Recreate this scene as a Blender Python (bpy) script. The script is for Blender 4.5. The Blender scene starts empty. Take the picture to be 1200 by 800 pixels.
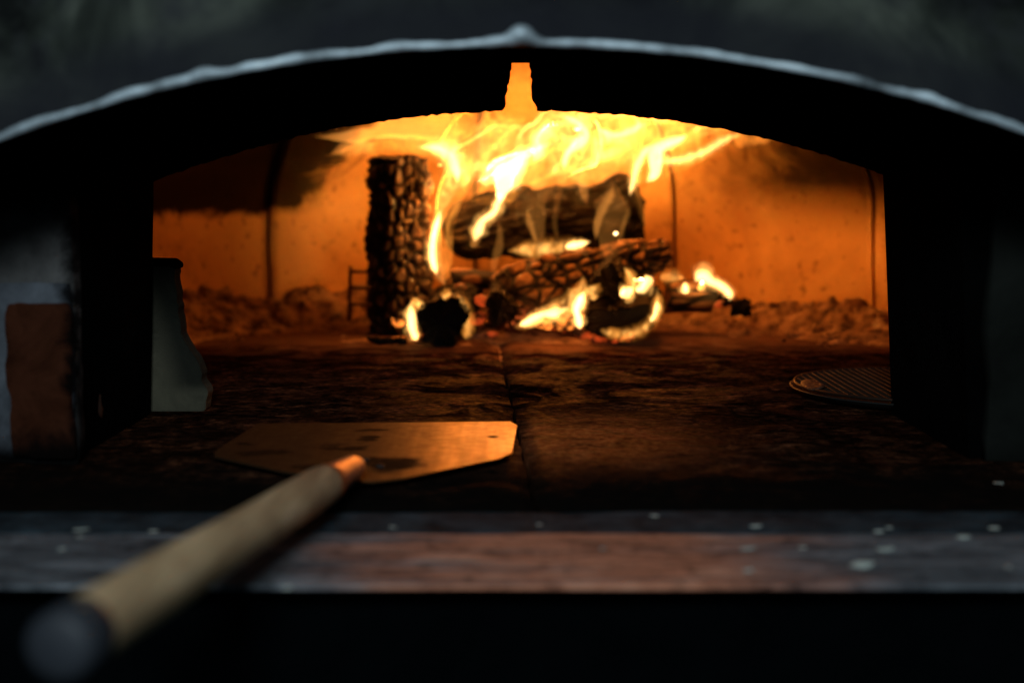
import bpy, bmesh, math, random
import numpy as np
from mathutils import Vector, Matrix

S = bpy.context.scene
COL = S.collection
random.seed(7)

# ------------------------------------------------------------------ camera
CAM_H = 0.28
FPX = 1600.0                      # focal length in photo pixels (1200 wide)
PITCH = math.atan(175.0 / FPX)
cam_d = bpy.data.cameras.new('camera')
cam = bpy.data.objects.new('camera', cam_d)
COL.objects.link(cam)
cam.location = (0, 0, CAM_H)
cam.rotation_euler = (math.pi / 2 - PITCH, 0, 0)
cam_d.sensor_width = 36.0
cam_d.lens = 36.0 * FPX / 1200.0
cam_d.clip_start = 0.02
cam_d.clip_end = 60
cam_d.dof.use_dof = True
cam_d.dof.focus_distance = 1.78
cam_d.dof.aperture_fstop = 2.7
S.camera = cam

# ------------------------------------------------------------------ world, room light, exposure
W = bpy.data.worlds.new('World')
S.world = W
W.use_nodes = True
W.node_tree.nodes['Background'].inputs[0].default_value = (0.42, 0.72, 0.9, 1)
W.node_tree.nodes['Background'].inputs[1].default_value = 0.03
S.view_settings.view_transform = 'Standard'
S.view_settings.look = 'None'
S.view_settings.exposure = 0
S.view_settings.gamma = 1
try:
    S.cycles.use_denoising = True
    S.cycles.max_bounces = 8
    S.cycles.diffuse_bounces = 4
    S.cycles.transparent_max_bounces = 96
    S.cycles.sample_clamp_indirect = 3.0
    S.cycles.caustics_reflective = False
except Exception:
    pass


def lamp(name, kind, loc, energy, color, size=0.05, target=None, size_y=None):
    d = bpy.data.lights.new(name, kind)
    d.energy = energy
    d.color = color
    if kind == 'AREA':
        d.shape = 'RECTANGLE'
        d.size = size
        d.size_y = size_y or size
    else:
        d.shadow_soft_size = size
    o = bpy.data.objects.new(name, d)
    o.location = loc
    if target is not None:
        o.rotation_euler = (Vector(target) - Vector(loc)).to_track_quat('-Z', 'Y').to_euler()
    COL.objects.link(o)
    return o


# the dim cool light of the kitchen, from above and left of the photographer
lamp('room_light', 'AREA', (-0.12, -0.55, 0.86), 15.0, (0.78, 0.92, 1.0), 0.45, (0, 1.1, 0.1), 0.25)

# ------------------------------------------------------------------ pixel -> world (photo pixels, 1200 x 800)
cp, sp_ = math.cos(PITCH), math.sin(PITCH)


def ray(px, py):
    a = (px - 600.0) / FPX
    b = (400.0 - py) / FPX
    return Vector((a, cp + b * sp_, -sp_ + b * cp))


def G(px, py, z=0.0):
    r = ray(px, py)
    t = (z - CAM_H) / r.z
    return Vector((r.x * t, r.y * t, z))


def D(px, py, Y):
    r = ray(px, py)
    t = Y / r.y
    return Vector((r.x * t, Y, CAM_H + r.z * t))


# ------------------------------------------------------------------ noise
def _h(i, j, k, s):
    n = (i * 374761393 + j * 668265263 + k * 2147483647 + s * 974634777).astype(np.int64) & 0xffffffff
    n = ((n ^ (n >> 13)) * 1274126177) & 0xffffffff
    n = n ^ (n >> 16)
    return (n & 0xffff) / 65535.0


def vnoise(p, seed=0):
    p = np.asarray(p, float)
    f = np.floor(p)
    i = f.astype(np.int64)
    t = p - f
    t = t * t * (3 - 2 * t)
    r = 0
    for dx in (0, 1):
        wx = t[..., 0] if dx else 1 - t[..., 0]
        for dy in (0, 1):
            wy = t[..., 1] if dy else 1 - t[..., 1]
            for dz in (0, 1):
                wz = t[..., 2] if dz else 1 - t[..., 2]
                r = r + wx * wy * wz * _h(i[..., 0] + dx, i[..., 1] + dy, i[..., 2] + dz, seed)
    return r * 2 - 1


def fnoise(p, seed=0, o=4):
    r, a = 0, 1.0
    p = np.asarray(p, float)
    for k in range(o):
        r = r + a * vnoise(p * 2 ** k, seed + 17 * k)
        a *= 0.5
    return r


def worley2(p, seed, period=None):
    """F2-F1 over a 2-d coordinate (second axis may be periodic) and a random value per cell"""
    f = np.floor(p)
    i = f.astype(np.int64)
    d1 = np.full(len(p), 9.0)
    d2 = np.full(len(p), 9.0)
    rid = np.zeros(len(p))
    z = np.zeros(len(p), np.int64)
    for dx in (-1, 0, 1):
        for dy in (-1, 0, 1):
            a, b = i[:, 0] + dx, i[:, 1] + dy
            bb = np.mod(b, period) if period else b
            cx = a + 0.5 + 0.78 * (_h(a, bb, z, seed) - 0.5)
            cy = b + 0.5 + 0.78 * (_h(a, bb, z, seed + 5) - 0.5)
            d = np.hypot(p[:, 0] - cx, p[:, 1] - cy)
            v = _h(a, bb, z, seed + 9)
            m = d < d1
            d2 = np.where(m, d1, np.minimum(d2, d))
            rid = np.where(m, v, rid)
            d1 = np.where(m, d, d1)
    return d2 - d1, rid


# ------------------------------------------------------------------ object helpers
def link(name, verts, faces, mat, parent=None, smooth=False, attrs=None):
    me = bpy.data.meshes.new(name)
    me.from_pydata([tuple(v) for v in verts], [], [tuple(int(i) for i in f) for f in faces])
    me.validate()
    if smooth:
        me.polygons.foreach_set('use_smooth', [True] * len(me.polygons))
    for k, vals in (attrs or {}).items():
        at = me.attributes.new(k, 'FLOAT', 'POINT')
        at.data.foreach_set('value', np.asarray(vals, np.float32))
    me.materials.append(mat)
    me.update()
    o = bpy.data.objects.new(name, me)
    COL.objects.link(o)
    if parent is not None:
        o.parent = parent
    return o


def bm_obj(name, bm, mat, parent=None, smooth=False):
    bmesh.ops.recalc_face_normals(bm, faces=bm.faces)
    me = bpy.data.meshes.new(name)
    bm.to_mesh(me)
    bm.free()
    if smooth:
        me.polygons.foreach_set('use_smooth', [True] * len(me.polygons))
    me.materials.append(mat)
    o = bpy.data.objects.new(name, me)
    COL.objects.link(o)
    if parent is not None:
        o.parent = parent
    return o


def tag(o, label=None, cat=None, group=None, kind=None):
    if label: o['label'] = label
    if cat: o['category'] = cat
    if group: o['group'] = group
    if kind: o['kind'] = kind
    return o


def thing(name, loc, label, cat, group=None):
    o = bpy.data.objects.new(name, None)
    o.empty_display_size = 0.05
    o.location = loc
    COL.objects.link(o)
    return tag(o, label, cat, group)


def attach(o, parent):
    """parent while keeping the world-space mesh coordinates"""
    o.parent = parent
    o.matrix_parent_inverse = Matrix.Translation(-parent.location)
    return o


def box_bm(lo, hi, bev=0.0, seg=2):
    bm = bmesh.new()
    bmesh.ops.create_cube(bm, size=1)
    for v in bm.verts:
        v.co = Vector([lo[i] + (v.co[i] + 0.5) * (hi[i] - lo[i]) for i in range(3)])
    if bev:
        bmesh.ops.bevel(bm, geom=list(bm.edges), offset=bev, segments=seg, affect='EDGES')
    return bm


def rough_box(lo, hi, bev, cuts, amp, scale, seed):
    bm = box_bm(lo, hi)
    bmesh.ops.subdivide_edges(bm, edges=list(bm.edges), cuts=cuts, use_grid_fill=True)
    c = (Vector(lo) + Vector(hi)) / 2
    h = (Vector(hi) - Vector(lo)) / 2
    for v in bm.verts:               # round the edges
        q = v.co - c
        inner = Vector([max(-(h[i] - bev), min(h[i] - bev, q[i])) for i in range(3)])
        d = q - inner
        if d.length > 1e-9:
            q = inner + d.normalized() * min(bev, d.length)
        v.co = c + q
    P = np.array([v.co[:] for v in bm.verts])
    n = fnoise(P * scale, seed, 3)
    bm.normal_update()
    for v, k in zip(bm.verts, n):
        v.co += v.normal * float(k) * amp
    return bm


def ring_tube(pts, radii, n=16, cap=True, wob=None):
    pts = [Vector(p) for p in pts]
    V, F = [], []
    for i, p in enumerate(pts):
        t = (pts[min(i + 1, len(pts) - 1)] - pts[max(i - 1, 0)]).normalized()
        a = t.cross(Vector((0, 0, 1)))
        if a.length < 1e-4:
            a = Vector((1, 0, 0))
        a.normalize()
        b = a.cross(t).normalized()
        for k in range(n):
            w = 2 * math.pi * k / n
            r = radii[i] * (1 + (wob(i, k) if wob else 0))
            V.append(p + a * math.cos(w) * r + b * math.sin(w) * r)
    for i in range(len(pts) - 1):
        for k in range(n):
            k2 = (k + 1) % n
            F.append((i * n + k, i * n + k2, (i + 1) * n + k2, (i + 1) * n + k))
    if cap:
        F.append(tuple(range(n - 1, -1, -1)))
        F.append(tuple(range((len(pts) - 1) * n, len(pts) * n)))
    return V, F


# ------------------------------------------------------------------ materials
class NT:
    def __init__(self, name):
        self.m = bpy.data.materials.new(name)
        self.m.use_nodes = True
        self.t = self.m.node_tree
        self.t.nodes.clear()
        self.out = self.t.nodes.new('ShaderNodeOutputMaterial')

    def n(self, typ, ins=None, **props):
        o = self.t.nodes.new('ShaderNode' + typ)
        for k, v in props.items():
            setattr(o, k, v)
        for k, v in (ins or {}).items():
            s = o.inputs[k]
            if hasattr(v, 'is_output') or isinstance(v, bpy.types.NodeSocket):
                self.t.links.new(v, s)
            else:
                s.default_value = v
        return o

    def pos(self):
        return self.n('NewGeometry').outputs['Position']

    def obj(self):
        return self.n('TexCoord').outputs['Object']

    def noise(self, vec, scale, detail=4, rough=0.55, dist=0.0, stretch=None):
        if stretch:
            vec = self.n('Mapping', {'Vector': vec, 'Scale': stretch}).outputs[0]
        return self.n('TexNoise', {'Vector': vec, 'Scale': scale, 'Detail': detail, 'Roughness': rough, 'Distortion': dist}).outputs[0]

    def ramp(self, fac, stops):
        r = self.n('ValToRGB', {'Fac': fac})
        e = r.color_ramp.elements
        while len(e) > 1:
            e.remove(e[-1])
        e[0].position = stops[0][0]
        c = stops[0][1]
        e[0].color = (c if isinstance(c, tuple) else (c, c, c)) + (1,)
        for p, c in stops[1:]:
            x = e.new(p)
            x.color = (c if isinstance(c, tuple) else (c, c, c)) + (1,)
        return r.outputs[0]

    def math(self, op, a, b=0.0, clamp=False):
        return self.n('Math', {0: a, 1: b}, operation=op, use_clamp=clamp).outputs[0]

    def mix(self, f, a, b):
        x = self.n('Mix', data_type='RGBA')
        for idx, v in ((0, f), (6, a), (7, b)):
            if isinstance(v, bpy.types.NodeSocket):
                self.t.links.new(v, x.inputs[idx])
            else:
                x.inputs[idx].default_value = v if idx == 0 else tuple(v) + ((1,) if len(v) == 3 else ())
        return x.outputs[2]

    def sep(self, v):
        return self.n('SeparateXYZ', {0: v}).outputs

    def map(self, v, a, b, c=0.0, d=1.0, smooth=True):
        x = self.n('MapRange', {0: v, 1: a, 2: b, 3: c, 4: d}, interpolation_type='SMOOTHSTEP' if smooth else 'LINEAR')
        return x.outputs[0]

    def bump(self, h, strength, dist):
        return self.n('Bump', {'Height': h, 'Strength': strength, 'Distance': dist}).outputs[0]

    def principled(self, col, rough=0.8, metal=0.0, normal=None, spec=0.5, **kw):
        ins = {'Base Color': col if isinstance(col, bpy.types.NodeSocket) else tuple(col) + (1,), 'Roughness': rough, 'Metallic': metal, 'Specular IOR Level': spec}
        if normal is not None:
            ins['Normal'] = normal
        ins.update(kw)
        p = self.n('BsdfPrincipled', ins)
        self.t.links.new(p.outputs[0], self.out.inputs['Surface'])
        return p


def m_dome():
    t = NT('refractory')
    P = t.pos()
    n1 = t.noise(P, 5, 6, 0.6, 0.6)
    n2 = t.noise(P, 45, 5, 0.65)
    n3 = t.noise(P, 14, 4, 0.6, 1.2)
    base = t.ramp(n1, [(0.28, (0.33, 0.165, 0.06)), (0.5, (0.52, 0.295, 0.105)), (0.74, (0.64, 0.40, 0.17))])
    fleck = t.ramp(n2, [(0.33, (0.22, 0.15, 0.09)), (0.42, (1, 1, 1)), (0.66, (1, 1, 1)), (0.74, (1.25, 1.2, 1.1))])
    base = t.n('Mix', {0: 0.55, 6: base, 7: fleck}, data_type='RGBA', blend_type='MULTIPLY').outputs[2]
    # crown painted darker, to tone down the firelit dome behind the slot
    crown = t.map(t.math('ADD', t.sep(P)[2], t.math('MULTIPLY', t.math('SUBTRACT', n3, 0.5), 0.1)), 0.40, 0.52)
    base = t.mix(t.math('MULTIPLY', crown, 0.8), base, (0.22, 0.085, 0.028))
    # soot left on the upper walls away from the fire, burnt off above it
    s = t.sep(P)
    zline = t.math('ADD', s[2], t.math('MULTIPLY', t.math('SUBTRACT', n3, 0.5), 0.045))
    above = t.map(zline, 0.222, 0.247)
    xl = t.math('ADD', s[0], t.math('MULTIPLY', t.math('SUBTRACT', n3, 0.5), 0.16))
    xl = t.math('ADD', xl, t.math('MULTIPLY', t.math('SUBTRACT', s[2], 0.24), -0.9))
    left = t.map(xl, -0.50, -0.42, 1.0, 0.0)
    above_r = t.map(t.math('ADD', s[2], t.math('MULTIPLY', t.math('SUBTRACT', n1, 0.5), 0.10)), 0.165, 0.31)
    right = t.map(t.math('ADD', s[0], t.math('MULTIPLY', t.math('SUBTRACT', n3, 0.5), 0.2)), 0.26, 0.62)
    soot = t.math('MAXIMUM', t.math('MULTIPLY', above, left), t.math('MULTIPLY', above_r, right))
    col = t.mix(t.math('MULTIPLY', soot, 0.97), base, (0.003, 0.0022, 0.0016))
    h = t.math('ADD', t.math('MULTIPLY', n2, 0.4), n1)
    t.principled(col, 0.9, normal=t.bump(h, 0.35, 0.006), spec=t.math('MULTIPLY', t.math('SUBTRACT', 1.0, soot), 0.15))
    return t.m


def m_soot(name, c0=(0.008, 0.008, 0.008), c1=(0.02, 0.02, 0.02), scale=9, spec=0.1):
    t = NT(name)
    P = t.pos()
    n = t.noise(P, scale, 6, 0.65, 0.5)
    col = t.ramp(n, [(0.35, c0), (0.7, c1)])
    d = t.n('BsdfDiffuse', {'Color': col, 'Roughness': 0.5, 'Normal': t.bump(t.noise(P, 60, 5), 0.5, 0.004)})
    t.t.links.new(d.outputs[0], t.out.inputs['Surface'])
    return t.m


def m_floor():
    t = NT('hearth_stone')
    P = t.pos()
    n1 = t.noise(P, 3.0, 8, 0.68, 0.8)
    n2 = t.noise(P, 15, 9, 0.74, 0.5)
    n3 = t.noise(P, 95, 6, 0.75)
    n4 = t.noise(P, 7.5, 6, 0.7, 1.5)
    c = t.ramp(n2, [(0.38, (0.010, 0.0042, 0.0026)), (0.50, (0.040, 0.015, 0.007)), (0.66, (0.16, 0.060, 0.028))])
    m = t.ramp(n1, [(0.38, 0.3), (0.52, 0.6), (0.66, 1.0)])
    col = t.n('Mix', {0: 1.0, 6: c, 7: m}, data_type='RGBA', blend_type='MULTIPLY').outputs[2]
    fleck = t.ramp(t.noise(P, 55, 6, 0.8, 0.3), [(0.40, 0.15), (0.50, 0.55), (0.62, 1.9)])
    col = t.n('Mix', {0: 1.0, 6: col, 7: fleck}, data_type='RGBA', blend_type='MULTIPLY').outputs[2]
    # a scraped reddish patch where the peel works, the fire's warm sheen in its colour
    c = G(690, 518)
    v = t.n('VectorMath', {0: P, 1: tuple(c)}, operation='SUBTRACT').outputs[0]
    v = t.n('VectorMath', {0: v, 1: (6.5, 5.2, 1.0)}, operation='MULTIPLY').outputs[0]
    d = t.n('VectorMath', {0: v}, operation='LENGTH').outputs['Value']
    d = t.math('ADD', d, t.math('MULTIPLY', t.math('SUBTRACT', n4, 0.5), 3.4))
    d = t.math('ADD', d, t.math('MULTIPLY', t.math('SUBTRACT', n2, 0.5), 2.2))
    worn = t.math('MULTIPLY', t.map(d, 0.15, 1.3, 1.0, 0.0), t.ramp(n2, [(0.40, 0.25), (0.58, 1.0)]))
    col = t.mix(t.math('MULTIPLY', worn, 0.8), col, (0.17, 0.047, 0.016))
    s = t.sep(P)
    yy = t.math('ADD', s[1], t.math('MULTIPLY', t.math('SUBTRACT', n4, 0.5), 0.55))
    # ash dust close to the fire, greasy soot by the mouth
    dust = t.map(yy, 2.28, 2.62)
    col = t.mix(t.math('MULTIPLY', dust, 0.75), col, (0.16, 0.085, 0.045))
    grime = t.math('MULTIPLY', t.map(yy, 1.24, 1.50, 1.0, 0.0), t.math('SUBTRACT', 1.0, t.math('MULTIPLY', worn, 0.6)))
    col = t.mix(t.math('MULTIPLY', grime, 0.94), col, (0.004, 0.0035, 0.003))
    h = t.math('ADD', t.math('MULTIPLY', n2, 0.12), t.math('MULTIPLY', n3, 0.8))
    shine = t.math('MULTIPLY', t.ramp(n4, [(0.46, 0.0), (0.62, 1.0)]), t.ramp(n3, [(0.40, 0.2), (0.60, 1.0)]))
    nrm = t.bump(h, 0.55, 0.003)
    d = t.n('BsdfDiffuse', {'Color': col, 'Roughness': 0.6, 'Normal': nrm})
    g = t.n('BsdfGlossy', {'Color': (0.9, 0.8, 0.7, 1), 'Roughness': 0.42, 'Normal': nrm})
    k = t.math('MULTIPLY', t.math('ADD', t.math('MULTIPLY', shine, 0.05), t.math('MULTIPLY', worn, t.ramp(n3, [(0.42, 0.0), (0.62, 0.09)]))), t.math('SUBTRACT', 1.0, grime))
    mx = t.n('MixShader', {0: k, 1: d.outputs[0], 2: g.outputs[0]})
    t.t.links.new(mx.outputs[0], t.out.inputs['Surface'])
    return t.m


def m_char(name, top=(0.10, 0.075, 0.06), deep=(0.006, 0.005, 0.005), glow=0.0, glow_z=(0.0, 0.09), brown=0.0, spec=0.3):
    t = NT(name)
    a = t.n('Attribute', attribute_name='crack').outputs['Fac']
    r = t.n('Attribute', attribute_name='cell').outputs['Fac']
    P = t.pos()
    n = t.noise(P, 60, 5, 0.65)
    topc = t.mix(r, tuple(x * 0.45 for x in top), top)
    topc = t.mix(t.ramp(n, [(0.35, 0.0), (0.7, 1.0)]), tuple(x * 0.35 for x in top), topc)
    if brown:
        topc = t.mix(brown, topc, (0.20, 0.11, 0.06))
    col = t.mix(t.map(a, 0.16, 0.72), deep, topc)
    kw = {}
    if glow:
        s = t.sep(P)
        low = t.map(s[2], glow_z[1], glow_z[0])
        e = t.math('MULTIPLY', t.math('MULTIPLY', t.map(a, 0.28, 0.02), low), t.ramp(t.noise(P, 22, 3), [(0.45, 0.0), (0.65, 1.0)]))
        kw = {'Emission Color': (1.0, 0.16, 0.03, 1), 'Emission Strength': t.math('MULTIPLY', e, glow)}
    t.principled(col, 0.66, normal=t.bump(n, 0.4, 0.003), spec=spec, **kw)
    return t.m


def m_ember(name, strength, col):
    t = NT(name)
    P = t.pos()
    n = t.noise(P, 55, 4, 0.6)
    f = t.ramp(n, [(0.42, 0.0), (0.62, 1.0)])
    t.principled((0.05, 0.035, 0.03), 0.9, normal=t.bump(n, 0.5, 0.004), **{'Emission Color': tuple(col) + (1,), 'Emission Strength': t.math('MULTIPLY', f, strength)})
    return t.m


def m_ash():
    t = NT('wood_ash')
    P = t.pos()
    n = t.noise(P, 26, 6, 0.7)
    n2 = t.noise(P, 110, 4, 0.7)
    col = t.ramp(n, [(0.36, (0.05, 0.03, 0.02)), (0.5, (0.26, 0.165, 0.105)), (0.7, (0.42, 0.29, 0.20))])
    t.principled(col, 0.95, normal=t.bump(t.math('ADD', n, t.math('MULTIPLY', n2, 0.6)), 0.9, 0.008), spec=0.1)
    return t.m


def m_flame(name, strength, col, rim=0.0, noise=None):
    """glowing gas: light per metre of depth, so that it thins out at its edges and gathers in its folds"""
    t = NT(name)
    e = t.n('Emission', {'Color': tuple(col) + (1,), 'Strength': strength})
    if noise:
        P = t.pos()
        n = t.noise(P, noise, 3, 0.6, 1.5, (1, 1, 0.55))
        f = t.ramp(n, [(0.40, 0.06), (0.52, 0.4), (0.66, 1.0)])
        t.t.links.new(t.math('MULTIPLY', f, strength), e.inputs['Strength'])
    t.t.links.new(e.outputs[0], t.out.inputs['Volume'])
    tr = t.n('BsdfTransparent', {'Color': (1, 1, 1, 1)})
    se = t.n('Emission', {'Color': tuple(col) + (1,), 'Strength': rim})
    ad = t.n('AddShader', {0: tr.outputs[0], 1: se.outputs[0]})
    t.t.links.new(ad.outputs[0], t.out.inputs['Surface'])
    if noise:
        try:
            t.m.cycles.homogeneous_volume = False
            t.m.cycles.volume_step_rate = 0.25
        except Exception:
            pass
    return t.m


def m_blade():
    t = NT('worn_aluminium')
    P = t.pos()
    n = t.noise(P, 9, 6, 0.7, 0.8, (0.8, 1.6, 1))
    n2 = t.noise(P, 70, 4, 0.6)
    sc = t.noise(P, 120, 3, 0.5, 0, (1, 0.06, 1))
    s = t.sep(P)
    # dark mirrored side painted first, then baked-on soot: smears round the socket and blots further up the blade
    f = t.map(s[0], -0.23, -0.02, 0.8, 0.0)  # left darkened in colour, as if mirroring the dim oven wall
    wob = t.math('MULTIPLY', t.math('SUBTRACT', n, 0.5), 3.6)
    wob2 = t.math('MULTIPLY', t.math('SUBTRACT', n2, 0.5), 1.0)
    for bx, by, rx, ry in ((437, 503, 32, 4.5), (434, 512, 22, 4.5), (392, 525, 70, 8), (320, 530, 55, 6), (455, 548, 36, 13), (375, 548, 55, 9), (290, 520, 22, 4), (578, 512, 7, 2), (420, 538, 50, 8)):
        c = G(bx, by, 0.01)
        v = t.n('VectorMath', {0: P, 1: tuple(c)}, operation='SUBTRACT').outputs[0]
        v = t.n('VectorMath', {0: v, 1: (FPX / (rx * c.y), FPX * 0.27 / (ry * c.y * c.y), 1.0)}, operation='MULTIPLY').outputs[0]
        d = t.n('VectorMath', {0: v}, operation='LENGTH').outputs['Value']
        d = t.math('ADD', t.math('ADD', d, wob), wob2)
        f = t.math('MAXIMUM', f, t.map(d, 0.35, 1.15, 0.95, 0.0))
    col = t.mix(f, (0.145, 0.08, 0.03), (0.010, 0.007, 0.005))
    rough = t.map(t.math('ADD', n2, t.math('MULTIPLY', sc, 0.5)), 0.4, 1.1, 0.30, 0.5)
    metal = t.math('SUBTRACT', 1.0, t.math('MULTIPLY', f, 0.97))
    rough = t.math('ADD', rough, t.math('MULTIPLY', f, 0.45))
    t.principled(col, rough, metal, normal=t.bump(t.math('ADD', n2, sc), 0.12, 0.002), spec=t.math('MULTIPLY', t.math('SUBTRACT', 1.0, f), 0.4))
    return t.m


def m_wood():
    t = NT('handle_wood')
    P = t.obj()
    # grain runs along the handle
    P2 = t.n('Mapping', {'Vector': t.pos(), 'Rotation': (0, 0, 0.25), 'Scale': (1, 0.06, 1)}).outputs[0]
    n = t.noise(P2, 70, 5, 0.6, 0.4)
    n2 = t.noise(t.pos(), 9, 5, 0.6)
    col = t.ramp(n, [(0.3, (0.32, 0.215, 0.11)), (0.55, (0.64, 0.46, 0.26)), (0.75, (0.76, 0.59, 0.37))])
    col = t.mix(t.ramp(n2, [(0.46, 0.0), (0.66, 0.65)]), col, (0.34, 0.22, 0.12))
    t.principled(col, 0.85, normal=t.bump(n, 0.25, 0.002), spec=0.1)
    return t.m


def m_pier(name, col, seed_scale, x0, x1, xs0, xs1):
    """masonry face blackened by smoke towards the mouth, darker at its foot, hood shadow painted at its top"""
    t = NT(name)
    P = t.pos()
    n = t.noise(P, seed_scale, 7, 0.68, 0.5)
    n2 = t.noise(P, 24, 6, 0.7, 0.6)
    c = t.ramp(n, [(0.3, tuple(x * 0.45 for x in col)), (0.5, col), (0.72, tuple(x * 1.5 for x in col))])
    s = t.sep(P)
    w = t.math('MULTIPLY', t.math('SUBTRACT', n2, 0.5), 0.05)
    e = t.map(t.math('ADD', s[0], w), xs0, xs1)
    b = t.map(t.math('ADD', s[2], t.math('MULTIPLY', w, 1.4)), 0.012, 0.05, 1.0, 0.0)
    tp = t.map(t.math('ADD', s[2], w), 0.225, 0.275)  # shadow of the hood edge, painted in
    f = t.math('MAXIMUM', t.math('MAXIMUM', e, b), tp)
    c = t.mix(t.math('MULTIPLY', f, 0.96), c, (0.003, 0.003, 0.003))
    d = t.n('BsdfDiffuse', {'Color': c, 'Roughness': 0.5, 'Normal': t.bump(n2, 0.7, 0.006)})
    t.t.links.new(d.outputs[0], t.out.inputs['Surface'])
    return t.m


def m_block():
    t = NT('pale_firebrick')
    P = t.pos()
    n = t.noise(P, 16, 7, 0.68, 0.5)
    n2 = t.noise(P, 60, 5, 0.7)
    c = t.ramp(n, [(0.3, (0.055, 0.052, 0.038)), (0.5, (0.10, 0.094, 0.066)), (0.7, (0.14, 0.13, 0.088))])
    s = t.sep(P)
    c0, c1 = G(188, 482), G(242, 482)
    # a darker tone over the broken slope, clear at the foot and along the left edge
    h = t.map(t.math('ADD', s[2], t.math('MULTIPLY', t.math('SUBTRACT', n, 0.5), 0.03)), 0.022, 0.040)
    w = t.map(t.math('ADD', t.math('ADD', s[0], t.math('MULTIPLY', s[2], 0.25)), t.math('MULTIPLY', t.math('SUBTRACT', n, 0.5), 0.05)), c0.x + 0.015, c0.x + 0.05)
    st = t.math('MULTIPLY', h, w)
    c = t.mix(t.math('MULTIPLY', st, 0.8), c, (0.014, 0.017, 0.015))
    d = t.n('BsdfDiffuse', {'Color': c, 'Roughness': 0.5, 'Normal': t.bump(t.math('ADD', n, n2), 0.7, 0.006)})
    t.t.links.new(d.outputs[0], t.out.inputs['Surface'])
    return t.m


def m_simple(name, col, rough=0.7, metal=0.0, var=0.3, scale=20, bump=0.3, spec=0.4):
    t = NT(name)
    P = t.pos()
    n = t.noise(P, scale, 6, 0.65, 0.3)
    c = t.ramp(n, [(0.3, tuple(x * (1 - var) for x in col)), (0.7, tuple(x * (1 + var) for x in col))])
    t.principled(c, rough, metal, normal=t.bump(n, bump, 0.004), spec=spec)
    return t.m


def m_hood():
    t = NT('hood_plaster')
    P = t.pos()
    n = t.noise(P, 6.5, 7, 0.62, 0.9, (1, 1, 1.3))
    n2 = t.noise(P, 13, 6, 0.65, 0.4)
    col = t.ramp(n, [(0.38, (0.006, 0.0072, 0.0066)), (0.5, (0.030, 0.036, 0.029)), (0.64, (0.095, 0.107, 0.085))])
    col = t.mix(t.ramp(n2, [(0.5, 0.0), (0.68, 0.8)]), col, (0.03, 0.032, 0.036))
    # smoke stain creeping up over the arch edge
    s = t.sep(P)
    r = t.n('VectorMath', {0: P, 1: (0.007, 1.09, -0.784)}, operation='DISTANCE').outputs['Value']
    st = t.map(t.math('ADD', r, t.math('MULTIPLY', t.math('SUBTRACT', n2, 0.5), 0.04)), 1.20, 1.24, 1.0, 0.0)
    col = t.mix(t.math('MULTIPLY', st, 0.85), col, (0.016, 0.017, 0.022))
    t.principled(col, 0.85, normal=t.bump(n2, 0.35, 0.006), spec=0.1)
    return t.m


def m_shelf():
    t = NT('shelf_metal')
    P = t.pos()
    s = t.sep(P)
    n = t.noise(P, 5, 7, 0.65, 0.5, (1, 2.2, 1))
    n2 = t.noise(P, 20, 6, 0.66, 0.8, (0.6, 1.7, 1))
    grey = t.ramp(n2, [(0.32, (0.04, 0.045, 0.05)), (0.52, (0.13, 0.145, 0.16)), (0.68, (0.26, 0.285, 0.31))])
    rust = t.ramp(n2, [(0.34, (0.14, 0.06, 0.042)), (0.48, (0.60, 0.24, 0.14)), (0.66, (0.80, 0.38, 0.24))])
    # worn bare, rusty middle
    cx = t.math('ABSOLUTE', t.math('SUBTRACT', s[0], 0.045))
    f = t.map(t.math('ADD', cx, t.math('MULTIPLY', t.math('SUBTRACT', n, 0.5), 0.22)), 0.08, 0.24, 1.0, 0.0)
    band = t.noise(P, 9, 5, 0.6, 0.6, (0.35, 5.0, 1))
    f = t.math('MULTIPLY', f, t.ramp(band, [(0.40, 0.15), (0.50, 1.0)]))
    col = t.mix(f, grey, rust)
    dirt = t.ramp(t.noise(P, 55, 5, 0.7), [(0.34, (0.25, 0.25, 0.25)), (0.46, (1, 1, 1))])
    col = t.n('Mix', {0: 0.8, 6: col, 7: dirt}, data_type='RGBA', blend_type='MULTIPLY').outputs[2]
    t.principled(col, 0.9, 0.0, normal=t.bump(n2, 0.35, 0.003), spec=0.06)
    return t.m


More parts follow.
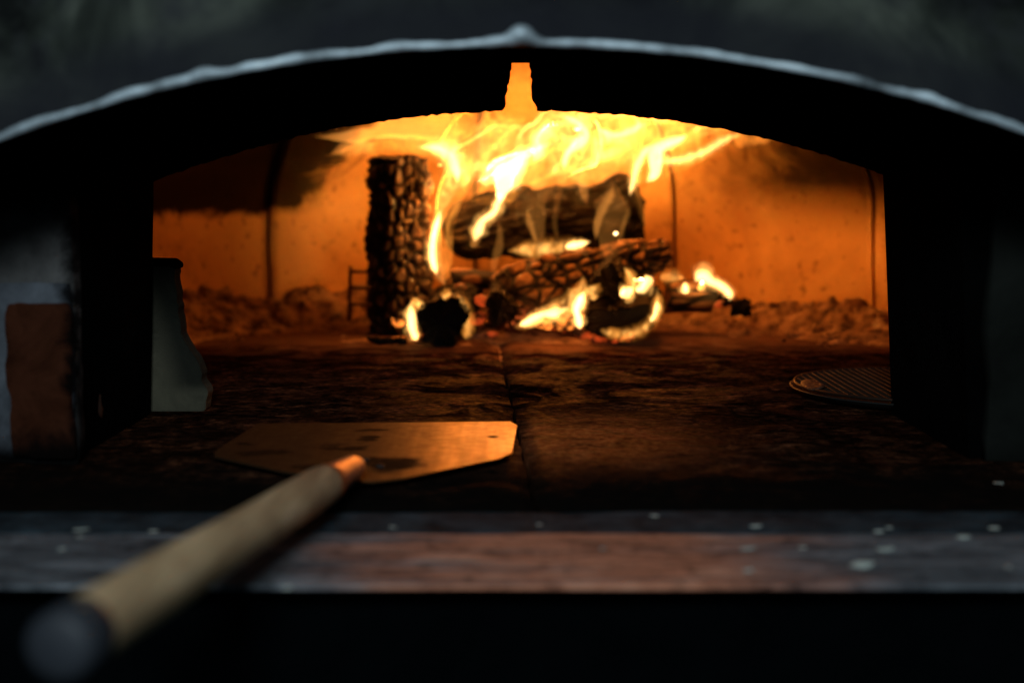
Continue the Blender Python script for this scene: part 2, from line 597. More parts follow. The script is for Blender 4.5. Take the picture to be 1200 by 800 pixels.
M = {
    'dome': m_dome(), 'floor': m_floor(), 'ash': m_ash(), 'blade': m_blade(), 'wood': m_wood(),
    'hood': m_hood(), 'shelf': m_shelf(),
    'soot': m_soot('sooty_masonry', (0.0015, 0.0015, 0.0015), (0.003, 0.003, 0.003), spec=0.01),
    'shell': m_soot('dome_backing', (0.01, 0.007, 0.005), (0.03, 0.02, 0.015)),
    'rim': m_simple('rim_steel', (0.56, 0.67, 0.72), 0.5, 0.25, 0.75, 20, 0.6),
    'threshold': m_simple('threshold_steel', (0.026, 0.042, 0.052), 0.9, 0.0, 0.8, 26, 0.4, 0.03),
    'black': m_soot('black_steel', (0.001, 0.0016, 0.002), (0.0025, 0.0036, 0.0042), 6),
    'plaster': m_pier('grey_render', (0.125, 0.122, 0.118), 12, 0, 0, -0.466, -0.444),
    'patch': m_simple('scraped_render', (0.05, 0.05, 0.048), 0.9, 0.0, 0.6, 30, 0.5, 0.02),
    'mortar': m_pier('pale_mortar', (0.11, 0.122, 0.14), 26, 0, 0, -0.468, -0.448),
    'brick': m_pier('brown_brick', (0.062, 0.020, 0.010), 22, 0, 0, -0.462, -0.446),
    'rpier': m_simple('dark_render', (0.010, 0.0115, 0.0095), 0.9, 0.0, 0.5, 9, 0.5, 0.1),
    'block': m_block(),
    'crumb': m_simple('pale_crumb', (0.5, 0.54, 0.48), 0.8, 0.0, 0.2, 60, 0.2),
    'cap': m_simple('handle_cap_grey', (0.022, 0.026, 0.033), 0.6, 0.0, 0.3, 20, 0.1),
    'socket': m_simple('socket_metal', (0.50, 0.36, 0.27), 0.42, 0.8, 0.35, 40, 0.2),
    'pan': m_simple('dark_pan', (0.02, 0.022, 0.02), 0.6, 0.2, 0.3, 30, 0.2),
    'wire': m_simple('screen_wire', (0.045, 0.028, 0.018), 0.6, 0.6, 0.2, 60, 0.1),
    'dough': m_simple('browned_crust', (0.08, 0.035, 0.018), 0.6, 0.0, 0.4, 60, 0.6),
    'iron': m_simple('rusted_iron', (0.06, 0.03, 0.02), 0.8, 0.2, 0.4, 50, 0.4),
    'char': m_char('charred_wood', (0.12, 0.08, 0.058), (0.004, 0.003, 0.003)),
    'char_lit': m_char('charred_wood_firelit', (0.27, 0.155, 0.09), (0.004, 0.003, 0.003), glow=0.9, glow_z=(0.0, 0.09)),  # orange firelight put into the cell tops' colour; low cracks glow
    'char_black': m_char('black_char', (0.008, 0.007, 0.006), (0.002, 0.002, 0.002), spec=0.12),
    'char_back': m_char('smooth_char', (0.011, 0.0075, 0.006), (0.002, 0.0018, 0.0016), spec=0.15),
    'char_brown': m_char('half_burnt_wood', (0.22, 0.12, 0.07), brown=0.6),
    'ember': m_ember('ember_orange', 2.4, (1.0, 0.24, 0.03)),
    'ember_red': m_ember('ember_red', 0.55, (1.0, 0.10, 0.015)),
    'spark': m_ember('spark_white', 12.0, (1.0, 0.6, 0.25)),
}
FL_W = (1.0, 0.55, 0.17)
FL_Y = (1.0, 0.41, 0.07)
FL_O = (1.0, 0.30, 0.025)
F = {
    'white': m_flame('flame_white', 700, FL_W, 0.004),
    'yellow': m_flame('flame_yellow', 165, (1.0, 0.46, 0.10), 0.002, noise=42),
    'orange': m_flame('flame_orange', 62, (1.0, 0.33, 0.04), 0.001, noise=30),
    'veil': m_flame('flame_veil', 32, (1.0, 0.36, 0.06), 0.001),
    'wisp': m_flame('flame_wisp', 12, (1.0, 0.37, 0.06), 0.001),
    'cloud': m_flame('flame_cloud', 46, (1.0, 0.40, 0.075), 0.0, noise=20),
}

# ================================================================== THE OVEN
oven = thing('pizza_oven', (0, 1.1, 0), 'dark arched masonry pizza oven seen through its mouth, fire burning inside', 'oven')
Y_FACE, Y_MOUTH, Y_BACK = 1.10, 1.42, 1.715


def part(o, parent=oven):
    return attach(o, parent) if parent is oven else o


# hearth: a base with two stone slabs, an open joint between them
hb = box_bm((-1.0, 1.19, -0.10), (1.0, 3.3, -0.022))
hearth = attach(bm_obj('hearth', hb, M['soot']), oven)
ja, jb = G(584, 402), G(606, 494)
sl = (jb.x - ja.x) / (jb.y - ja.y)


def jx(y):
    return ja.x + (y - ja.y) * sl


def slab(x_of_left, x_of_right, seed):
    nx, ny = 46, 130
    V, Fc = [], []
    ys = np.linspace(1.19, 3.2, ny)
    for y in ys:
        a, b = x_of_left(y), x_of_right(y)
        for k in range(nx):
            V.append([a + (b - a) * k / (nx - 1), y, 0.0])
    V = np.array(V)
    e = np.minimum(np.tile(np.arange(nx), ny), np.tile(np.arange(nx)[::-1], ny))
    V[:, 2] += 0.0009 * fnoise(V * [9, 9, 1], seed, 4) - np.where(e == 0, 0.004, 0)
    # chipped joint edge
    V[:, 0] += np.where(e == 0, 0.0022 * fnoise(V * [0, 38, 0] + 3, seed + 1, 3), 0)
    for j in range(ny - 1):
        for k in range(nx - 1):
            i = j * nx + k
            Fc.append((i, i + 1, i + nx + 1, i + nx))
    n0 = len(V)
    border = [k for k in range(nx)] + [j * nx + nx - 1 for j in range(1, ny)] + [(ny - 1) * nx + k for k in range(nx - 2, -1, -1)] + [j * nx for j in range(ny - 2, 0, -1)]
    V = V.tolist()
    for i in border:
        V.append([V[i][0], V[i][1], -0.021])
    L = len(border)
    for q in range(L):
        Fc.append((border[q], n0 + q, n0 + (q + 1) % L, border[(q + 1) % L]))
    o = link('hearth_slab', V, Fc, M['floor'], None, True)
    o.parent = hearth
    return o


def sub(o, parent):
    """a sub-part: its parent part already sits at the world origin, meshes are in world coordinates"""
    o.parent = parent
    return o


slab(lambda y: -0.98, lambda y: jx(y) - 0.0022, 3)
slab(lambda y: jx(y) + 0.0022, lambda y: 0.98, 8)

# shelf in front of the mouth
sh = rough_box((-1.0, 0.958, -0.0045), (1.0, 1.108, -0.001), 0.001, 30, 0.0006, 30, 4)
shelf = attach(bm_obj('shelf', sh, M['shelf'], None, False), oven)
th = rough_box((-1.0, 1.1095, -0.012), (1.0, 1.189, -0.0015), 0.002, 24, 0.001, 25, 5)
sub(bm_obj('threshold', th, M['threshold'], None, True), shelf)
attach(bm_obj('base_panel', box_bm((-1.1, 1.0, -0.8), (1.1, 1.03, -0.006)), M['black']), oven)
attach(bm_obj('base_core', box_bm((-1.0, 1.035, -0.8), (1.0, 3.3, -0.11)), M['soot']), oven)

# mouth arch with a slot at its crown
la, lb = D(183, 262, Y_BACK), G(176, 484)
ra, rb = D(1036, 210, Y_BACK), G(1045, 484)
R_m = 1.285
apex = D(618, 130, Y_BACK)


def arch_z(x):
    return apex.z - R_m + math.sqrt(max(0.0, R_m ** 2 - (x - apex.x) ** 2))


rng = random.Random(5)
xl_top, xr_top = D(180, 215, Y_BACK).x, D(1036, 200, Y_BACK).x
poly = [(-1.0, -0.02), (lb.x, -0.02), (xl_top - 0.001, arch_z(xl_top) - 0.03)]
s0, s1 = D(588, 130, Y_BACK), D(629, 130, Y_BACK)
t0, t1 = D(598.5, 74, Y_BACK), D(620.5, 74, Y_BACK)
x = xl_top
while x < s0.x - 0.006:
    poly.append((x, arch_z(x) + rng.uniform(-0.0012, 0.0012)))
    x += 0.006
for k in range(15):
    u = k / 14
    poly.append((s0.x + (t0.x - s0.x) * u ** 0.7 + (rng.uniform(-0.0026, 0.0026) if 0 < k < 14 else 0), s0.z + (t0.z - s0.z) * u))
for k in range(15):
    u = 1 - k / 14
    poly.append((s1.x + (t1.x - s1.x) * u ** 0.55 + (rng.uniform(-0.0022, 0.0022) if 0 < k < 14 else 0), s1.z + (t1.z - s1.z) * u))
x = s1.x + 0.006
while x < xr_top:
    poly.append((x, arch_z(x) + rng.uniform(-0.0012, 0.0012)))
    x += 0.006
poly += [(xr_top + 0.001, arch_z(xr_top) - 0.03), (rb.x, -0.02), (1.0, -0.02)]


def extrude_band(poly, ztop, y0, y1):
    # wall above a polyline, extruded along y (polyline is monotonic in x up to tiny chips)
    bm = bmesh.new()
    f = [bm.verts.new((a, y0, b)) for a, b in poly] + [bm.verts.new((poly[-1][0], y0, ztop)), bm.verts.new((poly[0][0], y0, ztop))]
    face = bm.faces.new(f)
    r = bmesh.ops.extrude_face_region(bm, geom=[face])
    for v in r['geom']:
        if isinstance(v, bmesh.types.BMVert):
            v.co.y = y1
    bmesh.ops.triangulate(bm, faces=[q for q in bm.faces if len(q.verts) > 4])
    return bm


mouth = attach(bm_obj('mouth_arch', extrude_band(poly, 0.95, Y_MOUTH, Y_BACK), M['soot']), oven)

# left pier: grey render above, a brown brick below, pale mortar round it (set proud of the sooty arch wall)
lx0, lx1 = D(-60, 400, Y_MOUTH).x, D(94, 400, Y_MOUTH).x
z_b0, z_b1 = D(40, 528, Y_MOUTH).z, D(40, 356, Y_MOUTH).z
pier = attach(bm_obj('pier', rough_box((lx0, Y_MOUTH - 0.030, -0.001), (D(98, 400, Y_MOUTH).x, Y_MOUTH + 0.002, D(40, 228, Y_MOUTH).z), 0.006, 14, 0.003, 16, 11), M['plaster'], None, True), oven)
sub(bm_obj('mortar', rough_box((D(-6, 400, 1.39).x, Y_MOUTH - 0.034, z_b0 - 0.001), (D(86, 400, 1.39).x, Y_MOUTH - 0.028, z_b1 + 0.024), 0.002, 12, 0.0012, 40, 12), M['mortar'], None, True), pier)
sub(bm_obj('brick', rough_box((D(6, 400, 1.38).x, Y_MOUTH - 0.041, z_b0), (D(83, 400, 1.38).x, Y_MOUTH - 0.030, z_b1 + 0.004), 0.005, 14, 0.003, 30, 13), M['brick'], None, True), pier)
# worn pale patch low on the left reveal
pv = rough_box((lb.x - 0.012, 1.47, 0.02), (lb.x + 0.0015, 1.56, 0.10), 0.005, 8, 0.004, 40, 14)
sub(bm_obj('patch', pv, M['patch'], None, True), mouth)
# right pier
rp = rough_box((D(1152, 400, Y_MOUTH).x, Y_MOUTH - 0.02, -0.001), (0.9, Y_MOUTH + 0.002, 0.30), 0.008, 10, 0.004, 14, 15)
attach(bm_obj('pier', rp, M['rpier'], None, True), oven)

# hood front with its arched edge
R_f = 1.20
ap_f = D(611, 52, Y_FACE)


def hood_z(x):
    return ap_f.z - R_f + math.sqrt(max(0.0, R_f ** 2 - (x - ap_f.x) ** 2))


hp = [(-1.2, -0.3), (-0.62, -0.3), (-0.60, hood_z(-0.6))]
hp += [(x, hood_z(x)) for x in np.linspace(-0.595, 0.605, 120)]
hp += [(0.61, hood_z(0.61)), (0.63, -0.3), (1.2, -0.3)]
hood = attach(bm_obj('hood', extrude_band(hp, 1.3, Y_FACE - 0.004, Y_FACE + 0.012), M['hood']), oven)
xs = np.linspace(-0.60, 0.61, 420)
bumps = [(D(243, 86, 1.1).x, 0.011, 0.0045), (D(611, 45, 1.1).x, 0.008, 0.0085), (D(600, 45, 1.1).x, 0.022, 0.003), (D(1085, 118, 1.1).x, 0.012, 0.003), (D(145, 105, 1.1).x, 0.014, 0.002)]
rp_, rr = [], []
wn = fnoise(np.c_[xs * 34, xs * 0, xs * 0], 2, 3)
wn2 = fnoise(np.c_[xs * 120, xs * 0 + 4, xs * 0], 3, 2)
for i, x in enumerate(xs):
    up = sum(a * math.exp(-((x - c) / w) ** 2) for c, w, a in bumps)
    rr.append(0.0029 + 0.0006 * wn[i] + 0.0004 * wn2[i] + 0.45 * up)
    rp_.append((x, Y_FACE - 0.006, hood_z(x) + 0.001 + 0.0008 * wn[i] + 0.55 * up))
V, Fc = ring_tube(rp_, rr, 12)
sub(link('arch_rim', V, Fc, M['rim'], None, True), hood)
attach(bm_obj('light_shield', box_bm((-0.95, Y_FACE + 0.014, 0.62), (0.95, Y_MOUTH - 0.002, 0.66)), M['soot']), oven)  # unseen plate added to keep world light out of the vestibule
for sx in (-1, 1):
    attach(bm_obj('cheek_wall', box_bm((sx * 0.80 - 0.05, Y_FACE + 0.014, -0.02), (sx * 0.80 + 0.05, Y_MOUTH - 0.032, 0.618)), M['soot']), oven)

# dome: a backing shell and refractory segments with open joints
CY, RD = 2.25, 0.86


def profile(t):
    """t 0..1 from floor to crown -> (radius, height)"""
    zs, ztop = 0.24, 0.60
    if t < 0.4:
        u = t / 0.4
        return RD - 0.012 * u, -0.03 + (zs + 0.03) * u
    u = (t - 0.4) / 0.6 * math.pi / 2 * 0.985
    return (RD - 0.012) * math.cos(u), zs + (ztop - zs) * math.sin(u)


def dome_grid(a0, a1, off, na, nt, seed, gap):
    T = np.linspace(0, 1, nt)
    P = np.zeros((nt, na, 3))
    for i, t in enumerate(T):
        r, z = profile(t)
        g = min(gap / max(r, 0.05), abs(a1 - a0) * 0.3) if gap else 0
        A = np.linspace(a0 + g, a1 - g, na)
        P[i, :, 0] = (r + off) * np.sin(A)
        P[i, :, 1] = CY + (r + off) * np.cos(A)
        P[i, :, 2] = z + off * (t ** 2)
    if seed is not None:
        k = fnoise(P * 6.0, seed, 3) * 0.006
        c = P - np.array([0, CY, 0.1])
        c /= np.linalg.norm(c, axis=2, keepdims=True)
        P += c * k[..., None]
    P[..., 1] = np.maximum(P[..., 1], Y_BACK - 0.01)
    return P


seams = [-133, -101, -69, -37.6, -5.6, 25.0, 57.5, 90, 122, 154, 190, 227]
P = dome_grid(math.radians(-180), math.radians(180), 0.055, 60, 24, None, 0)
nt, na = P.shape[:2]
V = P.reshape(-1, 3)
Fc = [(i * na + j, i * na + j + 1, (i + 1) * na + j + 1, (i + 1) * na + j) for i in range(nt - 1) for j in range(na - 1)]
Fc = [f for f in Fc if max(V[i][1] for i in f) > Y_BACK - 0.005]
dome = attach(link('dome', V, Fc, M['shell'], None, True), oven)
for q in range(len(seams) - 1):
    a0, a1 = math.radians(seams[q]), math.radians(seams[q + 1])
    gap = 0.0046
    A = dome_grid(a0, a1, 0.0, 26, 40, 21, gap)
    B = dome_grid(a0, a1, 0.04, 26, 40, None, gap)
    nt, na = A.shape[:2]
    N = nt * na
    V = np.concatenate([A.reshape(-1, 3), B.reshape(-1, 3)])
    Fc = []
    for i in range(nt - 1):
        for j in range(na - 1):
            a = i * na + j
            Fc.append((a, a + 1, a + na + 1, a + na))
            Fc.append((N + a, N + a + na, N + a + na + 1, N + a + 1))
        for j in (0, na - 1):
            a = i * na + j
            Fc.append((a, a + na, N + a + na, N + a))
    Fc = [f for f in Fc if max(V[i][1] for i in f) > Y_BACK - 0.005]
    if not Fc:
        continue
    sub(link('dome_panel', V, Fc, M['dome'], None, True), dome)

# ================================================================== ASH
xa = np.linspace(-0.84, 0.84, 300)
ya = np.linspace(2.30, 3.11, 150)
X, Yg = np.meshgrid(xa, ya)
r = np.hypot(X, Yg - CY)
wall = np.clip(RD - r, 0, None)                        # distance from the dome wall
pp = np.stack([X * 9, Yg * 9, X * 0], -1)
n1 = fnoise(pp, 31, 4)
lump = np.abs(fnoise(pp * 2.6, 37, 4))
Z = 0.058 * np.exp(-(wall / 0.13) ** 2) * (1 + 0.38 * n1) + 0.019 * (lump - 0.25) * np.exp(-(wall / 0.22) ** 2)
hot = np.exp(-((X - 0.02) / 0.30) ** 2 - ((Yg - 2.72) / 0.20) ** 2)
Z += hot * (0.012 + 0.014 * n1) + 0.004 * lump * hot
edge = np.clip((Yg - 2.36) / 0.12, 0, 1)
Z = Z * edge - 0.0065 + 0.0025 * n1
Z = np.where(r > RD + 0.02, -0.01, Z)
nx, ny = len(xa), len(ya)
V = np.stack([X, Yg, Z], -1).reshape(-1, 3)
Fc = [(j * nx + k, j * nx + k + 1, (j + 1) * nx + k + 1, (j + 1) * nx + k) for j in range(ny - 1) for k in range(nx - 1)
      if r[j, k] < RD + 0.015]
ash = link('ash_bed', V, Fc, M['ash'], None, True)
tag(ash, 'crumbly bank of ash heaped along the foot of the oven wall', 'ash', kind='stuff')


def ash_z(x, y):
    k = int(np.clip(np.searchsorted(xa, x), 0, nx - 1))
    j = int(np.clip(np.searchsorted(ya, y), 0, ny - 1))
    return max(0.0, float(Z[j, k]))


# loose clinker on the ash, too small and too many to pick apart
bm = bmesh.new()
rng = random.Random(12)
for k in range(420):
    a = rng.uniform(-1.15, 1.2)
    d = abs(rng.gauss(0, 0.11)) + 0.01
    rad = RD - d
    x, y = rad * math.sin(a), CY + rad * math.cos(a)
    s = rng.choice((0.003, 0.003, 0.004, 0.005, 0.006, 0.009)) * rng.uniform(0.7, 1.3)
    m = Matrix.Translation((x, y, ash_z(x, y) + s * 0.25)) @ Matrix.Rotation(rng.uniform(0, 6), 4, 'Z') @ Matrix.Rotation(rng.uniform(-.6, .6), 4, 'X') @ Matrix.Diagonal((s * rng.uniform(.8, 1.8), s, s * rng.uniform(.5, .9), 1))
    res = bmesh.ops.create_icosphere(bm, subdivisions=1, radius=1, matrix=m)
    for v in res['verts']:
        v.co += Vector((rng.uniform(-1, 1), rng.uniform(-1, 1), rng.uniform(-1, 1))) * s * 0.22
cl = bm_obj('cinders', bm, M['ash'])
tag(cl, 'loose cinders and ash crumbs strewn over the ash bank', 'cinders', kind='stuff')


# ================================================================== LOGS
def section(theta, kind):
    c, s = np.cos(theta), np.sin(theta)
    if kind == 'round':
        return np.ones_like(theta)
    if kind == 'square':
        p = 5.0
        return 1 / (np.abs(c) ** p + np.abs(s) ** p) ** (1 / p)
    if kind == 'wedge':                     # split billet: rounded back, two flat faces
        a = np.mod(theta, 2 * np.pi)
        return 0.88 + 0.10 * np.cos(3 * a) + 0.03 * np.cos(6 * a)
    if kind == 'half':                      # flat on top
        h = 0.62
        return np.where(s > 0, np.minimum(1.0, h / np.maximum(s, 1e-6)), 1.0)
    return np.ones_like(theta)


def log(name, A, B, rx, ry, roll, kind, cell, mat, label, cat='log', group=None, groove=0.006, seed=1, res=0.0028, taper=(1.0, 1.0), rough=0.06, endr=0.006, cell_asp=1.35, bend=0.0, endround=0.0):
    A, B = Vector(A), Vector(B)
    ax = B - A
    L = ax.length
    ax.normalize()
    up = Vector((0, 0, 1)) if abs(ax.z) < 0.8 else Vector((0, -1, 0))
    e1 = ax.cross(up).normalized()
    e2 = e1.cross(ax).normalized()
    per = 2 * math.pi * (rx + ry) / 2
    nu = max(12, int(L / res))
    nv = max(24, int(per / res))
    U = np.linspace(0, 1, nu)
    Th = np.linspace(0, 2 * np.pi, nv, endpoint=False)
    UU, TT = np.meshgrid(U, Th, indexing='ij')
    ncell = max(3, int(round(per / cell)))
    q = np.stack([UU * L / (cell * cell_asp) , TT / (2 * np.pi) * ncell], -1).reshape(-1, 2)
    warp = fnoise(np.c_[q * 0.6, q[:, :1] * 0], seed + 50, 2) * 0.25
    f, rid = worley2(np.c_[q[:, 0] + warp, q[:, 1]], seed, ncell)
    g = np.clip((f - 0.04) / 0.5, 0, 1)
    g = (g * g * (3 - 2 * g)).reshape(nu, nv)
    nb = max(3, int(round(ncell / 2.6)))
    qb = np.stack([UU * L / (cell * cell_asp * 2.4), TT / (2 * np.pi) * nb], -1).reshape(-1, 2)
    fb, rb = worley2(np.c_[qb[:, 0] + warp * 1.2, qb[:, 1]], seed + 70, nb)
    gb = np.clip(fb / 0.28, 0, 1).reshape(nu, nv)
    gb = gb * gb * (3 - 2 * gb)
    rb = rb.reshape(nu, nv)
    rid = rid.reshape(nu, nv)
    base = section(TT + roll * 0, kind)
    rxs = rx * (taper[0] + (taper[1] - taper[0]) * UU)
    rys = ry * (taper[0] + (taper[1] - taper[0]) * UU)
    c3 = np.stack([np.cos(TT) * 2, np.sin(TT) * 2, UU * L / max(rx, ry) * 1.1], -1)
    big = fnoise(c3, seed + 3, 4) * rough
    rad = base * (1 + big)
    if endround:
        de = np.minimum(UU, 1 - UU) * L
        rad = rad * (1 - endround * np.exp(-de / 0.016)) * (1 + 0.10 * fnoise(np.stack([np.cos(TT) * 1.2, np.sin(TT) * 1.2, UU * L / 0.09], -1), seed + 77, 2))
    dx, dy = rad * rxs * np.cos(TT), rad * rys * np.sin(TT)
    fine = fnoise(np.stack([np.cos(TT) * 9, np.sin(TT) * 9, UU * L / 0.012], -1), seed + 31, 3)
    dep = groove * (g - 1) + groove * 0.6 * (rid - 0.5) + groove * 1.1 * (gb - 1) + groove * 0.9 * (rb - 0.5) + groove * 0.16 * fine
    g = g * (0.25 + 0.75 * gb)
    ln = np.hypot(dx, dy) + 1e-9
    dx, dy = dx + dx / ln * dep, dy + dy / ln * dep
    cr, sr = math.cos(roll), math.sin(roll)
    X1, Y1 = dx * cr - dy * sr, dx * sr + dy * cr
    off = bend * np.sin(np.pi * UU) * L
    endn = fnoise(np.stack([np.cos(TT) * 1.5, np.sin(TT) * 1.5, UU * 0], -1), seed + 8, 3) * endr
    along = UU * L + np.where(UU < 0.5, -1, 1) * 0 + endn * (np.abs(UU - 0.5) * 2) ** 6
    e1n, e2n, axn, An = map(np.array, (e1, e2, ax, A))
    Pt = An + X1[..., None] * e1n + (Y1 + off)[..., None] * e2n + along[..., None] * axn
    Vv = [Pt.reshape(-1, 3)]
    cr_, ce_ = [g.reshape(-1)], [rid.reshape(-1)]
    idx = lambda i, j: i * nv + (j % nv)
    Fc = [(idx(i, j), idx(i, j + 1), idx(i + 1, j + 1), idx(i + 1, j)) for i in range(nu - 1) for j in range(nv)]
    n = nu * nv
    # end faces: shrinking rings with radial splits
    for end in (0, nu - 1):
        prev = [idx(end, j) for j in range(nv)]
        cen = Pt[end].mean(0)
        sgn = -1 if end == 0 else 1
        for k, s in enumerate((0.9, 0.72, 0.5, 0.28)):
            ring = cen + (Pt[end] - cen) * s
            nz = fnoise((ring - An) * 60, seed + 11, 3)
            ring = ring + axn * (sgn * (0.004 * (1 - s) - 0.002) + nz * endr * 0.6)[:, None]
            Vv.append(ring)
            sp = np.clip(np.abs(np.sin(Th * 3.5 + seed + 2 * s)) * 3, 0, 1)
            cr_.append(sp * 0.6)
            ce_.append(np.full(nv, 0.3))
            cur = [n + j for j in range(nv)]
            n += nv
            for j in range(nv):
                j2 = (j + 1) % nv
                Fc.append((prev[j], cur[j], cur[j2], prev[j2]) if sgn > 0 else (prev[j2], cur[j2], cur[j], prev[j]))
            prev = cur
        Vv.append(cen[None])
        cr_.append([0.3]); ce_.append([0.3])
        for j in range(nv):
            j2 = (j + 1) % nv
            Fc.append((prev[j], n, prev[j2]) if sgn > 0 else (prev[j2], n, prev[j]))
        n += 1
    o = link(name, np.concatenate(Vv), Fc, mat, None, True, {'crack': np.concatenate([np.asarray(c, float).reshape(-1) for c in cr_]), 'cell': np.concatenate([np.asarray(c, float).reshape(-1) for c in ce_])})
    tag(o, label, cat, group)
    return o


GL = 'logs burning in the oven'
YU = G(468, 390).y
# upright billet
a, b = D(468, 389, YU), D(467, 184, YU)
a.z = -0.002
log('charred_log', a, b, 0.056, 0.056, math.radians(45 + 4), 'square', 0.0225, M['char'], 'charred square billet standing upright left of the fire', group=GL, groove=0.0082, seed=4, res=0.0024, rough=0.07, taper=(1.05, 0.95), cell_asp=1.25)
# large black log lying at the back
log('charred_log', D(590, 262, 2.82), D(749, 247, 2.86), 0.088, 0.090, 0.75, 'wedge', 0.032, M['char_back'], 'thick black log lying highest at the back right of the fire', group=GL, groove=0.007, seed=9, res=0.003, rough=0.12, taper=(0.92, 1.06), cell_asp=2.2, endround=0.34)
log('charred_log', D(523, 276, 2.76), D(630, 252, 2.80), 0.070, 0.078, 1.1, 'wedge', 0.028, M['char_back'], 'short black log beside the tall left flame, right end in the white heart', group=GL, groove=0.006, seed=11, res=0.003, rough=0.10, taper=(0.92, 1.05), cell_asp=2.0, endround=0.34)
# alligatored log across the middle
log('charred_log', D(588, 344, 2.60), D(780, 293, 2.72), 0.074, 0.070, 0.25, 'half', 0.024, M['char_lit'], 'log with scaly alligator cracks slanting across the middle of the fire', group=GL, groove=0.0075, seed=14, res=0.0024, rough=0.05, taper=(1.22, 0.62), cell_asp=1.5, endround=0.2)
# front left log, end on
log('charred_log', D(518, 377, 2.46), D(541, 352, 2.74), 0.058, 0.053, 0.7, 'wedge', 0.022, M['char_black'], 'black log end with flames on both its edges beside the upright billet', group=GL, groove=0.004, seed=21, res=0.0035, rough=0.09, endr=0.004)
# narrow end-on log in the middle
log('charred_log', D(587, 361, 2.50), D(600, 335, 2.80), 0.040, 0.034, 2.0, 'wedge', 0.02, M['char_black'], 'narrow black log end leaning below the left end of the scaly log', group=GL, groove=0.004, seed=25, res=0.0035, rough=0.1, endr=0.004)
# front right log, broad end edged by flame
log('charred_log', D(724, 374, 2.46), D(738, 350, 2.72), 0.070, 0.036, 0.1, 'half', 0.022, M['char_black'], 'wide black log end cupped by a rim of flame at front right', group=GL, groove=0.004, seed=29, res=0.0035, rough=0.08, endr=0.004)
log('charred_log', D(712, 332, 2.50), D(722, 300, 2.76), 0.036, 0.034, 1.2, 'wedge', 0.018, M['char_black'], 'small black stub on top of the wide front right log', group=GL, groove=0.005, seed=33, res=0.0033, rough=0.12, endr=0.01)
# brown half-burnt stick
log('burnt_stick', D(527, 326, 2.68), D(592, 333, 2.70), 0.024, 0.022, 0.4, 'half', 0.03, M['char_brown'], 'brown half burnt split stick under the left end of the back log', 'stick', groove=0.002, seed=41, res=0.003, cell_asp=3, bend=0.06)
log('burnt_stick', D(543, 386, 2.58), D(583, 380, 2.66), 0.016, 0.014, 0.4, 'wedge', 0.02, M['char_brown'], 'short brown chunk lying between the two black log ends', 'stick', groove=0.003, seed=43, res=0.003)
# short round piece on the right
log('wood_offcut', D(780, 348, 2.66), D(836, 346, 2.66), 0.033, 0.033, 0.2, 'round', 0.028, M['char_brown'], 'short brown wood offcut burning on the ash right of the logs', 'log', groove=0.0015, seed=47, res=0.003, rough=0.03, cell_asp=2)
log('coal_lump', D(857, 361, 2.70), D(879, 361, 2.70), 0.018, 0.02, 0.2, 'wedge', 0.012, M['char_black'], 'dark lump of charcoal on the ash right of the offcut', 'charcoal', groove=0.004, seed=48, res=0.003, rough=0.2)
log('coal_lump', D(838, 352, 2.72), D(853, 350, 2.74), 0.015, 0.016, 0.2, 'wedge', 0.012, M['char_black'], 'black char piece under the flame at the offcut end', 'charcoal', groove=0.003, seed=49, res=0.003, rough=0.2)
log('coal_lump', D(432, 398, 2.5), D(475, 400, 2.5), 0.007, 0.008, 0.2, 'wedge', 0.012, M['char_black'], 'thin black char sliver lying before the upright billet', 'charcoal', groove=0.002, seed=52, res=0.003, rough=0.3)

# little iron grate leaning by the wall
gy = 2.86
gr = thing('iron_grate', D(412, 375, gy), 'small rusty iron grate leaning behind the upright billet', 'grate')
for (x0, y0, x1, y1, r_) in ((411, 312, 409, 376, .0040),):
    V, Fc = ring_tube([D(x0, y0, gy), D(x1, y1, gy)], [r_] * 2, 8)
    attach(link('upright_bar', V, Fc, M['iron'], None, True), gr)
V, Fc = ring_tube([D(432, 314, gy), D(431, 376, gy)], [.0036] * 2, 8)
attach(link('upright_bar', V, Fc, M['iron'], None, True), gr)
for yy in (318, 337, 356):
    V, Fc = ring_tube([D(409, yy, gy - .006), D(436, yy + 1, gy - .006)], [.0032] * 2, 8)
    attach(link('cross_bar', V, Fc, M['iron'], None, True), gr)

# embers
rng = random.Random(3)
protos = []
for k in range(5):
    bm = bmesh.new()
    bmesh.ops.create_icosphere(bm, subdivisions=2, radius=1)
    Pn = np.array([v.co[:] for v in bm.verts])
    nn = fnoise(Pn * 1.3 + k * 7, k, 3)
    for v, q in zip(bm.verts, nn):
        v.co *= 1 + 0.35 * float(q)
        v.co.z *= 0.75
    protos.append(bm)
meshes = []
for k, bm in enumerate(protos):
    for mk in ('ember', 'ember_red'):
        me = bpy.data.meshes.new('ember')
        bm.to_mesh(me)
        me.polygons.foreach_set('use_smooth', [True] * len(me.polygons))
        me.materials.append(M[mk])
        meshes.append((mk, me))
ember_objs = []
spots = [(612, 383, 15, 'ember'), (628, 389, 14, 'ember'), (645, 384, 16, 'ember'), (660, 378, 13, 'ember'), (655, 391, 12, 'ember_red'), (638, 375, 11, 'ember'),
         (600, 390, 12, 'ember_red'), (588, 389, 10, 'ember_red'), (672, 388, 11, 'ember_red'), (680, 396, 10, 'ember_red'), (715, 401, 11, 'ember_red'), (700, 401, 9, 'ember_red'),
         (622, 372, 10, 'ember_red'), (607, 369, 10, 'ember_red'), (617, 360, 9, 'ember_red'), (466, 378, 7, 'ember'), (477, 384, 8, 'ember_red'), (560, 372, 11, 'ember_red'), (553, 395, 10, 'ember_red'),
         (566, 352, 9, 'ember_red'), (575, 397, 9, 'ember_red'), (690, 372, 8, 'ember'), (665, 366, 9, 'ember'), (648, 363, 9, 'ember_red'), (843, 356, 6, 'ember_red'), (540, 336, 7, 'ember_red'), (734, 399, 9, 'ember_red')]
